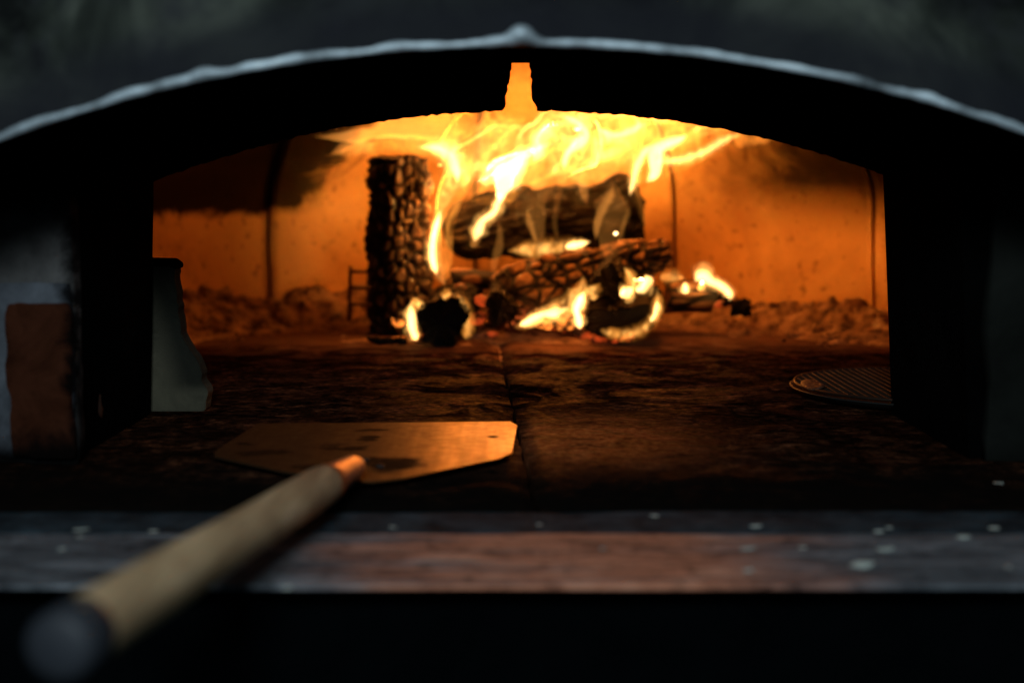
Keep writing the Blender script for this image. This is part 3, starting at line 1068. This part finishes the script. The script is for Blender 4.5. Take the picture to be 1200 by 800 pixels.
for k, (px, py, r_, mk) in enumerate(spots):
    y = min(2.72, max(2.44, G(px, min(py, 405)).y)) if py > 380 else 2.58
    p = D(px, py, y)
    s = r_ * y / FPX
    p.z = max(p.z, s * 0.4)
    me = rng.choice([m for n_, m in meshes if n_ == mk])
    o = bpy.data.objects.new('ember', me)
    o.location = p
    o.scale = (s * rng.uniform(0.9, 1.3), s, s * rng.uniform(0.7, 1.0))
    o.rotation_euler = (rng.uniform(-.5, .5), rng.uniform(-.5, .5), rng.uniform(0, 6))
    COL.objects.link(o)
    ember_objs.append((px, py, mk, o))
ORD = ['first', 'second', 'third', 'fourth', 'fifth', 'sixth', 'seventh', 'eighth', 'ninth', 'tenth', 'eleventh', 'twelfth']


def place_of(px, py):
    if px < 500: return 'at the foot of the upright billet'
    if px < 584: return 'between the two black log ends on the left'
    if px < 692 and py >= 380: return 'in front of the scaly log on the floor'
    if px < 692: return 'under the belly of the scaly log'
    if px < 740: return 'below the wide flame rimmed log end'
    return 'at the burning end of the offcut'


cl_ = {}
for e in ember_objs:
    cl_.setdefault((e[2], place_of(e[0], e[1])), []).append(e)
for (mk, where), es in cl_.items():
    es.sort(key=lambda e: e[0])
    for k, e in enumerate(es):
        lab = ('bright orange ember ' if mk == 'ember' else 'dull red ember ') + where
        if len(es) > 1:
            lab += ', %s from the left' % ORD[k]
        tag(e[3], lab, 'ember', 'embers under the fire')
o = bpy.data.objects.new('spark', bpy.data.meshes.new_from_object(o) if False else meshes[0][1].copy())
o.data.materials.clear(); o.data.materials.append(M['spark'])
o.location = D(721.5, 273.5, 2.55); o.scale = (0.0042,) * 3
COL.objects.link(o)
tag(o, 'tiny white hot spark before the right end of the back log', 'spark')


# ================================================================== FLAMES
def crom(P, n):
    P = np.asarray(P, float)
    Q = np.vstack([2 * P[0] - P[1], P, 2 * P[-1] - P[-2]])
    ts = np.linspace(0, len(P) - 1 - 1e-6, n)
    out = []
    for t in ts:
        i = int(t); u = t - i
        p0, p1, p2, p3 = Q[i], Q[i + 1], Q[i + 2], Q[i + 3]
        out.append(0.5 * ((2 * p1) + (-p0 + p2) * u + (2 * p0 - 5 * p1 + 4 * p2 - p3) * u * u + (-p0 + 3 * p1 - 3 * p2 + p3) * u ** 3))
    return np.array(out)


def veil(pts, mat, thick, fold=0.0, nf=1.5, depth=0.5, seed=0, nu=56, nv=30, wob=0.15, head=0.12, tail=0.25, tw=2.0, name='flame'):
    """pts: (px, py, half width px, y). a lens-thin sheet of burning gas following the spine, rippled in depth"""
    C = crom(pts, nu)
    Wd = np.maximum(C[:, 2], 0.4)
    cen = np.array([D(c[0], c[1], c[3]) for c in C])
    sc = C[:, 3] / FPX
    tan = np.gradient(cen, axis=0)
    tan[:, 1] *= 0.3
    tan /= np.linalg.norm(tan, axis=1, keepdims=True) + 1e-9
    N = np.stack([tan[:, 2], 0 * tan[:, 0], -tan[:, 0]], -1)
    N /= np.linalg.norm(N, axis=1, keepdims=True) + 1e-9
    u = np.linspace(0, 1, nu)
    tp = np.clip(u / head, 0, 1) ** 0.6 * np.clip((1 - u) / tail, 0, 1) ** 0.7
    wn = fnoise(np.c_[u * 5, u * 0 + seed, u * 0], seed, 3)
    wn2 = fnoise(np.c_[u * 4, u * 0 + seed, u * 0 + 9], seed + 4, 3)
    w = 1.25 * Wd * sc * (1 + wob * 1.6 * wn) * np.maximum(tp, 0.03)
    cen = cen + N * (Wd * sc * wob * wn2)[:, None]
    v = np.linspace(-1, 1, nv)
    ph = seed * 1.7 + u * tw * 2
    lat = v[None] + fold * np.sin(math.pi * nf * v[None] + ph[:, None]) * (1 - 0.5 * v[None] ** 2)
    dep = depth * np.cos(math.pi * nf * v[None] * 1.0 + ph[:, None] + 0.8) * (1 - v[None] ** 2 * 0.5)
    base = cen[:, None] + N[:, None] * (lat * w[:, None])[..., None]
    base[..., 1] += dep * w[:, None]
    soft = np.clip(1 - v[None] ** 2, 0, 1) ** 1.35
    t = thick * soft * np.clip(tp, 0.02, 1)[:, None] ** 1.3
    t = np.minimum(t, 2.4 * w[:, None] * soft)
    fr, bk = base.copy(), base.copy()
    fr[..., 1] -= t / 2
    bk[..., 1] += t / 2
    ring = np.concatenate([fr, bk[:, -2:0:-1]], axis=1)
    m = ring.shape[1]
    Vv = ring.reshape(-1, 3)
    Fc = [(i * m + j, i * m + (j + 1) % m, (i + 1) * m + (j + 1) % m, (i + 1) * m + j) for i in range(nu - 1) for j in range(m)]
    Fc.append(tuple(range(m - 1, -1, -1)))
    Fc.append(tuple((nu - 1) * m + j for j in range(m)))
    o = link(name, Vv, Fc, F[mat], None, True)
    bm = bmesh.new(); bm.from_mesh(o.data); bmesh.ops.recalc_face_normals(bm, faces=bm.faces); bm.to_mesh(o.data); bm.free()
    return o


def flame(label, sheets, group=None):
    # every bright tongue has a cooler, wider mantle
    more = []
    for i, (pts, mat, kw) in enumerate(sheets):
        if mat in ('white', 'yellow') and max(p[2] for p in pts) < 12.5:
            k2 = dict(kw)
            k2['seed'] = kw.get('seed', 0) + 100
            k2['thick'] = (0.016 if mat == 'white' else 0.018)
            more.append(([(a, b, c * 1.5 + 1.2, d + 0.012) for a, b, c, d in pts], 'yellow' if mat == 'white' else 'orange', k2))
    sheets = list(sheets) + more
    p0 = sheets[0][0][0]
    loc = D(p0[0], p0[1], p0[3])
    if len(sheets) == 1:
        o = veil(sheets[0][0], *sheets[0][1:2], **sheets[0][2])
        tag(o, label, 'flame', group)
        return o
    r = thing('flame', loc, label, 'flame', group)
    for pts, mat, kw in sheets:
        attach(veil(pts, mat, name='flame_sheet', **kw), r)
    return r


K = lambda thick, **k: dict(thick=thick, **k)
GF = 'flames of the wood fire'
# --- the tall flame on the left
flame('tall flame rising between the upright billet and the back log, bent left', [
    ([(522, 336, 4, 2.62), (513, 318, 6, 2.62), (508, 295, 7, 2.63), (512, 262, 8, 2.64), (522, 232, 11, 2.66), (533, 205, 14, 2.68), (528, 182, 15, 2.68), (508, 173, 11, 2.68), (484, 172, 5, 2.68)], 'yellow', K(0.009, fold=0.25, nf=1.4, depth=0.6, seed=2, nu=90)),
    ([(512, 322, 2, 2.60), (508, 306, 4, 2.60), (507, 286, 3.4, 2.61), (512, 262, 3, 2.62), (517, 244, 3, 2.62)], 'white', K(0.007, seed=3, depth=0.1)),
    ([(536, 214, 3, 2.66), (535, 196, 6, 2.66), (526, 180, 7, 2.66), (507, 174, 5, 2.66), (487, 173, 2, 2.66)], 'white', K(0.004, fold=0.2, seed=4, depth=0.3)),
    ([(520, 336, 8, 2.66), (520, 300, 10, 2.67), (520, 260, 12, 2.68), (528, 225, 18, 2.70), (545, 200, 20, 2.72), (552, 180, 14, 2.73), (540, 160, 6, 2.74)], 'orange', K(0.018, fold=0.3, nf=2, depth=0.6, seed=6, nu=80)),
], GF)
# --- the drift under the arch, far left
flame('faint orange flame drifting left above the upright billet', [
    ([(520, 172, 12, 2.72), (480, 170, 9, 2.72), (450, 168, 8, 2.72), (425, 172, 9, 2.72), (400, 178, 5, 2.72), (378, 184, 1, 2.72)], 'orange', K(0.012, fold=0.3, nf=1.2, depth=0.7, seed=11, nu=70)),
    ([(440, 172, 6, 2.70), (420, 170, 8, 2.70), (404, 174, 6, 2.70), (386, 181, 2, 2.70)], 'veil', K(0.014, fold=0.2, seed=12)),
    ([(540, 165, 22, 2.74), (500, 158, 22, 2.74), (455, 156, 16, 2.74), (410, 160, 10, 2.74), (365, 160, 4, 2.74)], 'veil', K(0.022, fold=0.35, nf=1.8, seed=13, nu=70)),
], GF)
# --- the great flame over the back log
body = [
    # broad glowing folds
    ([(548, 238, 12, 2.74), (585, 214, 20, 2.74), (625, 196, 24, 2.74), (670, 182, 24, 2.74), (715, 172, 20, 2.74), (755, 165, 12, 2.74)], 'orange', K(0.022, fold=0.35, nf=2.2, depth=0.7, seed=21, nu=80, nv=44)),
    ([(535, 215, 10, 2.76), (560, 190, 16, 2.76), (585, 170, 18, 2.76), (604, 156, 10, 2.76), (612, 144, 5, 2.76)], 'orange', K(0.020, fold=0.3, nf=1.8, depth=0.6, seed=23, nu=70)),
    ([(640, 205, 12, 2.71), (664, 190, 18, 2.71), (684, 168, 18, 2.71), (690, 148, 14, 2.71), (676, 136, 9, 2.72)], 'yellow', K(0.012, fold=0.4, nf=1.6, depth=0.7, seed=24, nu=80)),
    ([(515, 215, 22, 2.86), (560, 190, 44, 2.86), (610, 178, 52, 2.86), (660, 165, 50, 2.86), (730, 156, 42, 2.86), (790, 150, 28, 2.86), (860, 150, 10, 2.86)], 'cloud', K(0.045, fold=0.2, nf=2.5, depth=0.5, seed=26, nu=90, nv=50)),
    ([(700, 192, 14, 2.75), (720, 168, 22, 2.75), (735, 150, 22, 2.75), (745, 134, 12, 2.76), (742, 124, 4, 2.76)], 'orange', K(0.020, fold=0.4, nf=2.2, seed=27, nu=60)),
    ([(605, 195, 8, 2.73), (628, 168, 16, 2.73), (652, 150, 18, 2.73), (680, 140, 12, 2.73), (715, 136, 5, 2.73)], 'yellow', K(0.006, fold=0.45, nf=2, depth=0.8, seed=30, nu=70)),
    # the white heart and the bright filaments round it
    ([(586, 240, 3, 2.66), (588, 224, 8, 2.66), (594, 210, 15, 2.66), (604, 198, 13, 2.67), (612, 186, 7, 2.68), (616, 176, 3, 2.68)], 'white', K(0.007, fold=0.3, nf=1.6, depth=0.5, seed=22, nu=60)),
    ([(566, 204, 2, 2.70), (582, 192, 5, 2.70), (604, 184, 6, 2.70), (626, 177, 5, 2.70), (650, 166, 2, 2.70)], 'white', K(0.0035, fold=0.3, nf=1.4, depth=0.6, seed=28, nu=70)),
    ([(662, 200, 2, 2.68), (662, 188, 3, 2.68), (668, 176, 4, 2.68), (680, 168, 5, 2.68), (687, 158, 4, 2.68), (680, 147, 3, 2.68), (666, 138, 3, 2.68), (648, 135, 2, 2.68)], 'white', K(0.003, fold=0.2, seed=25, nu=80, wob=0.1)),
    ([(648, 136, 2, 2.69), (642, 146, 3, 2.69), (645, 156, 4, 2.69), (660, 162, 4, 2.69), (680, 164, 3, 2.69), (705, 162, 2, 2.69)], 'yellow', K(0.010, fold=0.2, seed=36, nu=70, wob=0.1)),
    ([(700, 150, 2, 2.70), (716, 158, 3, 2.70), (734, 156, 4, 2.70), (748, 146, 3, 2.70), (742, 138, 2, 2.70)], 'white', K(0.0022, fold=0.2, seed=202)),
    ([(540, 222, 3, 2.70), (548, 206, 6, 2.70), (562, 196, 6, 2.70), (584, 200, 4, 2.70)], 'yellow', K(0.012, fold=0.3, seed=203)),
    ([(624, 190, 2, 2.68), (634, 178, 4, 2.68), (630, 164, 4, 2.68), (640, 150, 3, 2.68), (656, 144, 2, 2.68)], 'white', K(0.0026, fold=0.3, seed=204)),
    ([(560, 214, 4, 2.71), (578, 206, 7, 2.71), (596, 196, 6, 2.71), (612, 192, 3, 2.71)], 'white', K(0.0022, fold=0.3, seed=205)),
    ([(690, 196, 3, 2.70), (700, 184, 6, 2.70), (716, 180, 6, 2.70), (734, 172, 3, 2.70)], 'yellow', K(0.012, fold=0.3, seed=206)),
    ([(576, 176, 2, 2.73), (590, 168, 5, 2.73), (598, 156, 5, 2.73), (592, 144, 2, 2.73)], 'yellow', K(0.009, fold=0.3, seed=207)),
    ([(516, 186, 6, 2.76), (534, 164, 16, 2.76), (566, 150, 18, 2.76), (600, 142, 10, 2.76), (624, 138, 4, 2.76)], 'orange', K(0.026, fold=0.35, nf=2, depth=0.7, seed=211, nu=70)),
    ([(706, 186, 6, 2.73), (728, 166, 14, 2.73), (756, 152, 16, 2.73), (796, 146, 12, 2.73), (842, 150, 4, 2.73)], 'orange', K(0.026, fold=0.35, nf=2, depth=0.7, seed=212, nu=70)),
    ([(676, 137, 2, 2.74), (720, 135, 3, 2.74), (762, 139, 3, 2.74), (800, 146, 2, 2.74)], 'yellow', K(0.012, seed=39, nu=70)),
    ([(690, 172, 2, 2.72), (712, 166, 4, 2.72), (730, 168, 5, 2.72), (738, 180, 4, 2.72), (734, 192, 2, 2.72)], 'yellow', K(0.010, fold=0.3, seed=40)),
]
flame('great bright flame sweeping over the top of the back log', body, GF)
# --- the flame on the right
flame('yellow flame rising at the right end of the back log and bending right', [
    ([(757, 266, 3, 2.74), (751, 242, 5, 2.74), (744, 215, 9, 2.74), (750, 195, 16, 2.74), (775, 180, 18, 2.74), (810, 168, 17, 2.74), (845, 158, 13, 2.74), (885, 154, 5, 2.74)], 'orange', K(0.020, fold=0.35, nf=1.3, depth=0.7, seed=31, nu=100, nv=40)),
    ([(738, 230, 2, 2.70), (743, 210, 3, 2.70), (748, 192, 4, 2.70), (757, 176, 3, 2.70), (775, 166, 2, 2.70)], 'white', K(0.0035, seed=32, wob=0.1)),
    ([(757, 214, 2, 2.70), (767, 202, 6, 2.70), (769, 185, 7, 2.70), (774, 174, 6, 2.70), (796, 164, 4, 2.70), (806, 158, 2, 2.70)], 'white', K(0.005, fold=0.2, seed=33)),
    ([(768, 190, 3, 2.71), (800, 187, 4, 2.71), (826, 178, 4, 2.71), (846, 166, 4, 2.71), (872, 155, 2, 2.71)], 'white', K(0.0016, seed=34, depth=0.2, wob=0.06)),
    ([(790, 170, 2, 2.72), (806, 158, 3, 2.72), (826, 148, 3, 2.72), (850, 148, 3, 2.72), (872, 153, 2, 2.72)], 'yellow', K(0.009, seed=35, wob=0.08)),
], GF)
flame('small orange flame lobe licking along the arch at far right', [
    ([(858, 160, 4, 2.72), (872, 165, 8, 2.72), (888, 163, 7, 2.72), (900, 160, 6, 2.72), (910, 160, 1, 2.72)], 'orange', K(0.020, fold=0.3, nf=1.4, seed=38)),
], GF)
# --- flames on the face of the back log
flame('thin bright flame curling up the left face of the back log', [
    ([(556, 284, 3, 2.60), (560, 272, 5, 2.60), (566, 258, 5, 2.60), (580, 247, 5, 2.60), (584, 236, 4, 2.60), (588, 222, 6, 2.61)], 'white', K(0.0045, seed=41, depth=0.2, head=0.2)),
    ([(553, 290, 3, 2.60), (557, 282, 5, 2.60), (562, 272, 5, 2.60)], 'veil', K(0.012, seed=42)),
], GF)
flame('translucent veil of flame over the middle of the back log', [
    ([(630, 288, 5.2, 2.60), (630, 268, 8.2, 2.60), (628, 248, 10.5, 2.61), (636, 228, 13.5, 2.62), (648, 208, 13.5, 2.64), (655, 190, 7.5, 2.66)], 'wisp', K(0.010, fold=0.35, nf=1.0, depth=0.9, seed=44, nu=60)),
    ([(618, 246, 2, 2.59), (621, 260, 4, 2.59), (626, 276, 3, 2.59), (629, 288, 2, 2.59)], 'veil', K(0.009, seed=45)),
], GF)
flame('faint brownish veil of flame twisting up the right of the back log', [
    ([(712, 308, 6.8, 2.56), (713, 288, 9.8, 2.57), (714, 266, 13.5, 2.58), (718, 244, 12.8, 2.60), (720, 222, 9.0, 2.62), (712, 202, 5.2, 2.64)], 'wisp', K(0.008, fold=0.4, nf=1.05, depth=0.9, seed=47, nu=60)),
    ([(698, 282, 2, 2.55), (699, 264, 4, 2.55), (706, 246, 5, 2.56), (716, 228, 6, 2.57), (718, 216, 4, 2.58)], 'veil', K(0.011, seed=48)),
    ([(724, 284, 1.5, 2.55), (731, 262, 3.0, 2.55), (736, 248, 3.0, 2.56), (734, 234, 1.5, 2.57)], 'wisp', K(0.012, seed=49)),
], GF)
flame('pale smoky wisp before the left of the back log', [
    ([(577, 322, 3.8, 2.54), (580, 305, 5.2, 2.54), (586, 286, 4.5, 2.55), (586, 268, 3.0, 2.56), (582, 258, 1.5, 2.57)], 'wisp', K(0.012, fold=0.2, seed=51)),
], GF)
flame('thin vertical wisp at the top right of the back log', [
    ([(655, 285, 1.5, 2.60), (650, 262, 3.0, 2.60), (652, 238, 3.0, 2.61), (658, 210, 3.8, 2.63), (665, 190, 2.2, 2.65)], 'wisp', K(0.007, fold=0.3, seed=53)),
    ([(688, 240, 2, 2.62), (682, 222, 5, 2.63), (684, 206, 6, 2.64), (678, 192, 4, 2.66)], 'veil', K(0.010, fold=0.3, seed=54)),
], GF)
# --- low flames among the logs
flame('flat orange flame lying in the gap between back log and scaly log', [
    ([(594, 294, 2, 2.62), (615, 293, 6, 2.62), (645, 291, 7, 2.62), (670, 288, 6, 2.62), (694, 283, 2, 2.62)], 'yellow', K(0.010, seed=57, wob=0.06, depth=0.1, head=0.3, tail=0.2)),
    ([(662, 290, 2, 2.61), (674, 287, 4, 2.61), (692, 283, 2, 2.61)], 'white', K(0.006, seed=58, wob=0.05)),
], 'low flames among the logs')
flame('bright flame slanting up from the embers under the scaly log', [
    ([(603, 384, 3, 2.47), (620, 377, 5, 2.47), (642, 368, 9, 2.47), (664, 358, 12, 2.47), (680, 342, 10, 2.48), (683, 322, 4, 2.49)], 'yellow', K(0.009, fold=0.2, seed=61, depth=0.3)),
    ([(608, 382, 2, 2.46), (620, 376, 4, 2.46), (634, 369, 4, 2.46), (650, 366, 6, 2.46), (668, 360, 6, 2.46)], 'white', K(0.005, seed=62)),
], 'low flames among the logs')
flame('white hot upright flame at the left corner of the wide log end', [
    ([(680, 386, 4, 2.42), (678, 374, 5, 2.42), (676, 362, 5, 2.42), (681, 350, 6, 2.42), (685, 340, 3, 2.42)], 'white', K(0.007, seed=64, wob=0.08)),
    ([(697, 352, 3, 2.43), (694, 342, 6, 2.43), (690, 334, 5, 2.43)], 'yellow', K(0.012, seed=65)),
], 'low flames among the logs')
flame('cluster of small flame lobes at the right of the black stub', [
    ([(728, 348, 3, 2.42), (734, 343, 7, 2.42), (742, 336, 5, 2.42), (738, 322, 4, 2.43), (731, 312, 3, 2.44)], 'yellow', K(0.014, seed=67, wob=0.1)),
    ([(744, 340, 4, 2.42), (752, 337, 6, 2.42), (758, 328, 6, 2.42), (756, 322, 3, 2.42)], 'white', K(0.005, seed=68, wob=0.1)),
    ([(726, 346, 3, 2.415), (735, 342, 6, 2.415), (742, 336, 4, 2.415)], 'white', K(0.005, seed=69)),
], 'low flames among the logs')
flame('curved rim of flame edging the underside of the wide log end', [
    ([(703, 386, 3, 2.42), (718, 391, 4, 2.42), (738, 391, 5, 2.42), (756, 384, 4, 2.42), (768, 368, 4, 2.42), (771, 350, 4, 2.42), (769, 332, 2, 2.42)], 'yellow', K(0.007, seed=71, nu=70, wob=0.08, depth=0.2)),
    ([(762, 378, 2, 2.415), (769, 364, 3, 2.415), (770, 352, 3, 2.415)], 'white', K(0.004, seed=72)),
], 'low flames among the logs')
flame('small flame edging the left of the front left log end', [
    ([(489, 399, 3, 2.46), (484, 388, 5, 2.46), (482, 372, 5, 2.46), (481, 354, 4, 2.46)], 'white', K(0.005, seed=74, wob=0.06, depth=0.2)),
    ([(481, 352, 3, 2.46), (490, 356, 5, 2.46), (500, 359, 2, 2.46)], 'yellow', K(0.012, seed=75)),
], 'low flames among the logs')
flame('small curved flame edging the right of the front left log end', [
    ([(546, 398, 3, 2.46), (548, 386, 5, 2.46), (547, 370, 5, 2.46), (542, 354, 4, 2.46), (535, 343, 2, 2.46)], 'yellow', K(0.008, seed=77, wob=0.06, depth=0.2)),
    ([(518, 350, 3, 2.46), (524, 345, 4, 2.46), (530, 344, 2, 2.46)], 'yellow', K(0.010, seed=78)),
], 'low flames among the logs')
flame('low flame on the top edge of the wood offcut', [
    ([(772, 325, 2, 2.60), (788, 324, 5, 2.60), (804, 326, 2, 2.60)], 'yellow', K(0.010, seed=81, wob=0.08)),
], 'low flames among the logs')
flame('tiny bright flame drop on the face of the wood offcut', [
    ([(803, 344, 3, 2.60), (803, 338, 4.5, 2.60), (803, 330, 2, 2.60)], 'white', K(0.005, seed=82, wob=0.05)),
], 'low flames among the logs')
flame('white flame curling over the right end of the wood offcut', [
    ([(814, 330, 3, 2.60), (823, 323, 8, 2.60), (834, 330, 5, 2.60), (848, 337, 5, 2.60), (856, 346, 4, 2.60), (854, 353, 2, 2.60)], 'white', K(0.005, seed=83, wob=0.06, depth=0.2)),
], 'low flames among the logs')

# the light those flames throw
FC = (1.0, 0.235, 0.022)
lamp('flame_light', 'POINT', D(610, 215, 2.54), 3.2, FC, 0.07)
lamp('flame_light', 'POINT', D(760, 212, 2.62), 2.2, FC, 0.05)
lamp('flame_light', 'POINT', D(515, 232, 2.70), 2.4, FC, 0.04)
lamp('flame_light', 'POINT', D(655, 366, 2.42), 0.45, FC, 0.02)
lamp('flame_light', 'POINT', D(830, 318, 2.58), 0.12, FC, 0.02)

# ================================================================== THE PEEL
peel = thing('pizza_peel', G(430, 540), 'metal bladed pizza peel with round wooden handle resting across the shelf', 'peel')
BZ = 0.010
out = [(302, 496), (598, 493.5), (606.5, 498), (600, 531), (585, 537), (472, 560), (436, 564), (402, 562), (330, 552), (252, 535), (250, 530), (262, 521)]
bm = bmesh.new()
fv = [bm.verts.new(G(a, b, BZ)) for a, b in out]
f = bm.faces.new(fv)
r = bmesh.ops.extrude_face_region(bm, geom=[f])
for v in r['geom']:
    if isinstance(v, bmesh.types.BMVert):
        v.co.z = BZ - 0.002
bmesh.ops.bevel(bm, geom=[e for e in bm.edges], offset=0.0006, segments=1, affect='EDGES')
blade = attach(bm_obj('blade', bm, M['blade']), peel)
for px, py in ((428, 538), (446, 546)):
    bm = bmesh.new()
    bmesh.ops.create_uvsphere(bm, u_segments=14, v_segments=8, radius=0.005, matrix=Matrix.Translation(G(px, py, BZ + 0.0005)) @ Matrix.Diagonal((1, 1, 0.45, 1)))
    o = bm_obj('rivet', bm, M['pan'], None, True)
    o.parent = blade
h0 = G(417, 546, BZ + 0.012)
h1 = G(388, 563, 0.027)
h2 = D(104, 733, 0.69)
h3 = D(66, 760, 0.655)
dirv = (h2 - h1).normalized()
h2 = h2.lerp(h3, 0.5)
V, Fc = ring_tube([h0, h0.lerp(h1, .15), h0.lerp(h1, .5), h1, h1 + dirv * 0.03], [0.0095, 0.0122, 0.0132, 0.0148, 0.0150], 24)
attach(link('socket', V, Fc, M['socket'], None, True), peel)
n = 30
pts = [h1 + dirv * 0.012 + (h2 - h1 - dirv * 0.012) * (k / (n - 1)) for k in range(n)]
rad = [0.0174 + 0.0004 * math.sin(k * 0.35) + 0.0010 * (k / n) for k in range(n)]
rad[0] = 0.0165
V, Fc = ring_tube(pts, rad, 28)
attach(link('handle', V, Fc, M['wood'], None, True), peel)
h2 = h2 - dirv * 0.012
V, Fc = ring_tube([h2, h2.lerp(h3, .1), h2.lerp(h3, .9), h3], [0.0185, 0.0188, 0.0182, 0.0130], 28)
attach(link('end_cap', V, Fc, M['cap'], None, True), peel)

# ================================================================== BLOCK, PAN, CRUMBS
yb = G(210, 482).y
blk = [(150, 482), (241, 482), (243, 456), (237, 446), (232, 424), (218, 402), (212, 392), (209, 360), (206, 345), (205, 318), (197, 307), (150, 305)]


def prism(poly, y0, y1, seed, amp=0.002):
    bm = bmesh.new()
    a = [bm.verts.new(D(p[0], p[1], y0)) for p in poly]
    f = bm.faces.new(a)
    r = bmesh.ops.extrude_face_region(bm, geom=[f])
    for v in r['geom']:
        if isinstance(v, bmesh.types.BMVert):
            v.co.y = y1
    bmesh.ops.bevel(bm, geom=list(bm.edges), offset=0.0012, segments=2, affect='EDGES')
    return bm


block = thing('firebrick', D(195, 482, yb), 'broken pale firebrick standing just inside the mouth by the left pier', 'brick')
jr = random.Random(9)
fine_ = []
for k in range(len(blk)):                      # chipped outline
    a_, b_ = blk[k], blk[(k + 1) % len(blk)]
    m_ = max(1, int(math.hypot(b_[0] - a_[0], b_[1] - a_[1]) / 6))
    for q in range(m_):
        u = q / m_
        jit = 0.0 if a_[1] > 470 and b_[1] > 470 else 1.6
        fine_.append((a_[0] + (b_[0] - a_[0]) * u + jr.uniform(-jit, jit), a_[1] + (b_[1] - a_[1]) * u + jr.uniform(-jit, jit)))
bo = prism(fine_, yb, yb + 0.034, 1)
attach(bm_obj('brick_body', bo, M['block']), block)
bo = prism([(a_ + (1 if a_ > 150 else 0), b_) for a_, b_ in ((150, 303), (198, 304), (206, 310), (205, 316), (197, 313), (150, 312))], yb - 0.002, yb + 0.037, 2)
attach(bm_obj('sooty_cap', bo, M['soot']), block)

pc = G(1076, 453, 0.014)
pan = thing('pizza_pan', (pc.x, pc.y, 0), 'round pan with wire pizza screen half hidden behind the right pier', 'pan')
RP = 0.172


def lathe(prof, n=64):
    V, Fc = [], []
    for r_, z in prof:
        for k in range(n):
            w = 2 * math.pi * k / n
            V.append((r_ * math.cos(w), r_ * math.sin(w), z))
    for i in range(len(prof) - 1):
        for k in range(n):
            k2 = (k + 1) % n
            Fc.append((i * n + k, i * n + k2, (i + 1) * n + k2, (i + 1) * n + k))
    Fc.append(tuple(range(n - 1, -1, -1)))
    Fc.append(tuple((len(prof) - 1) * n + k for k in range(n)))
    return V, Fc


V, Fc = lathe([(RP * .86, 0.002), (RP * .90, 0.003), (RP, 0.012), (RP * 1.01, 0.0135), (RP, 0.0145), (RP * .985, 0.013), (RP * .93, 0.008)])
link('dish', V, Fc, M['pan'], pan, True)
V, Fc = [], []
ang = np.linspace(0, 2 * math.pi, 72)
tv, tf = ring_tube([(RP * .97 * math.cos(a), RP * .97 * math.sin(a), 0.018) for a in ang], [0.0022] * 72, 6)
link('screen_rim', tv, tf, M['wire'], pan, True)
for ax_ in (0, 1):
    for k in np.linspace(-0.155, 0.155, 30):
        h = math.sqrt(max((RP * .965) ** 2 - k * k, 0))
        p = [(k, -h, 0.0185), (k, h, 0.0185)] if ax_ else [(-h, k, 0.0178), (h, k, 0.0178)]
        tv, tf = ring_tube(p, [0.0009] * 2, 5)
        o_ = len(V)
        V += tv
        Fc += [tuple(i + o_ for i in q) for q in tf]
wm = link('wire_mesh', V, Fc, M['wire'], pan)
wm['kind'] = 'stuff'
# scorched crust stuck to the pan edge
bm = bmesh.new()
bmesh.ops.create_icosphere(bm, subdivisions=3, radius=1, matrix=Matrix.Translation((-RP * 0.88, -0.03, 0.020)) @ Matrix.Diagonal((0.016, 0.034, 0.005, 1)))
Pn = np.array([v.co[:] for v in bm.verts])
for v, q in zip(bm.verts, fnoise(Pn * 70, 6, 3)):
    v.co += Vector((0.3, 0.3, 1)) * float(q) * 0.0025
cr = bm_obj('crust', bm, M['dough'], None, True)
cr.location = pan.location
tag(cr, 'browned crust scrap on the left edge of the wire screen', 'crust')

crumb_me = []
for k in range(4):
    bm = bmesh.new()
    bmesh.ops.create_icosphere(bm, subdivisions=2, radius=1)
    Pn = np.array([v.co[:] for v in bm.verts])
    for v, q in zip(bm.verts, fnoise(Pn * 1.4 + 5 * k, 60 + k, 3)):
        v.co *= 1 + 0.35 * float(q)
        v.co.z *= 0.45
    me = bpy.data.meshes.new('crumb')
    bm.to_mesh(me); bm.free()
    me.materials.append(M['crumb'])
    crumb_me.append(me)
rng = random.Random(2)
crumb_objs = []
crumbs = [(1009, 661, 13), (95, 620, 6), (94, 628, 4), (180, 622, 5), (72, 643, 4), (460, 617, 4), (632, 614, 4.5), (767, 604, 4), (706, 642, 4.5), (877, 642, 6), (886, 616, 5), (877, 668, 5.5),
          (940, 641, 5), (1030, 622, 5), (1038, 643, 8), (1042, 618, 4), (1128, 629, 8), (1165, 618, 7), (1170, 566, 6), (1182, 664, 4), (336, 688, 6), (210, 655, 3)]
for k, (px, py, s) in enumerate(crumbs):
    z = 0.0 if py > 628 else -0.0005
    p = G(px, py, z + 0.0004)
    o = bpy.data.objects.new('crumb', crumb_me[k % 4])
    w = s * p.y / FPX
    o.location = p
    o.scale = (w * rng.uniform(0.8, 1.7), w * rng.uniform(0.5, 0.9), w * rng.uniform(0.3, 0.6)) if k else (w * 1.25, w * 0.8, w * 0.5)
    o.rotation_euler = (0, 0, rng.uniform(-.4, .4))
    COL.objects.link(o)
    crumb_objs.append((px, py, o))
big = crumb_objs.pop(0)[2]
tag(big, 'largest pale crumb, a flat flake on the right part of the shelf', 'crumb')
rows = {}
for c in crumb_objs:
    rows.setdefault('dark threshold strip behind the shelf' if 600 < c[1] < 628 else 'dark hearth by the right pier' if c[1] <= 600 else 'front shelf', []).append(c)
for where, cs in rows.items():
    cs.sort(key=lambda c: c[0])
    for k, c in enumerate(cs):
        tag(c[2], 'tiny pale crumb on the ' + where + (', %s from the left' % ORD[k] if len(cs) > 1 else ''), 'crumb', 'tiny crumbs before the oven mouth')
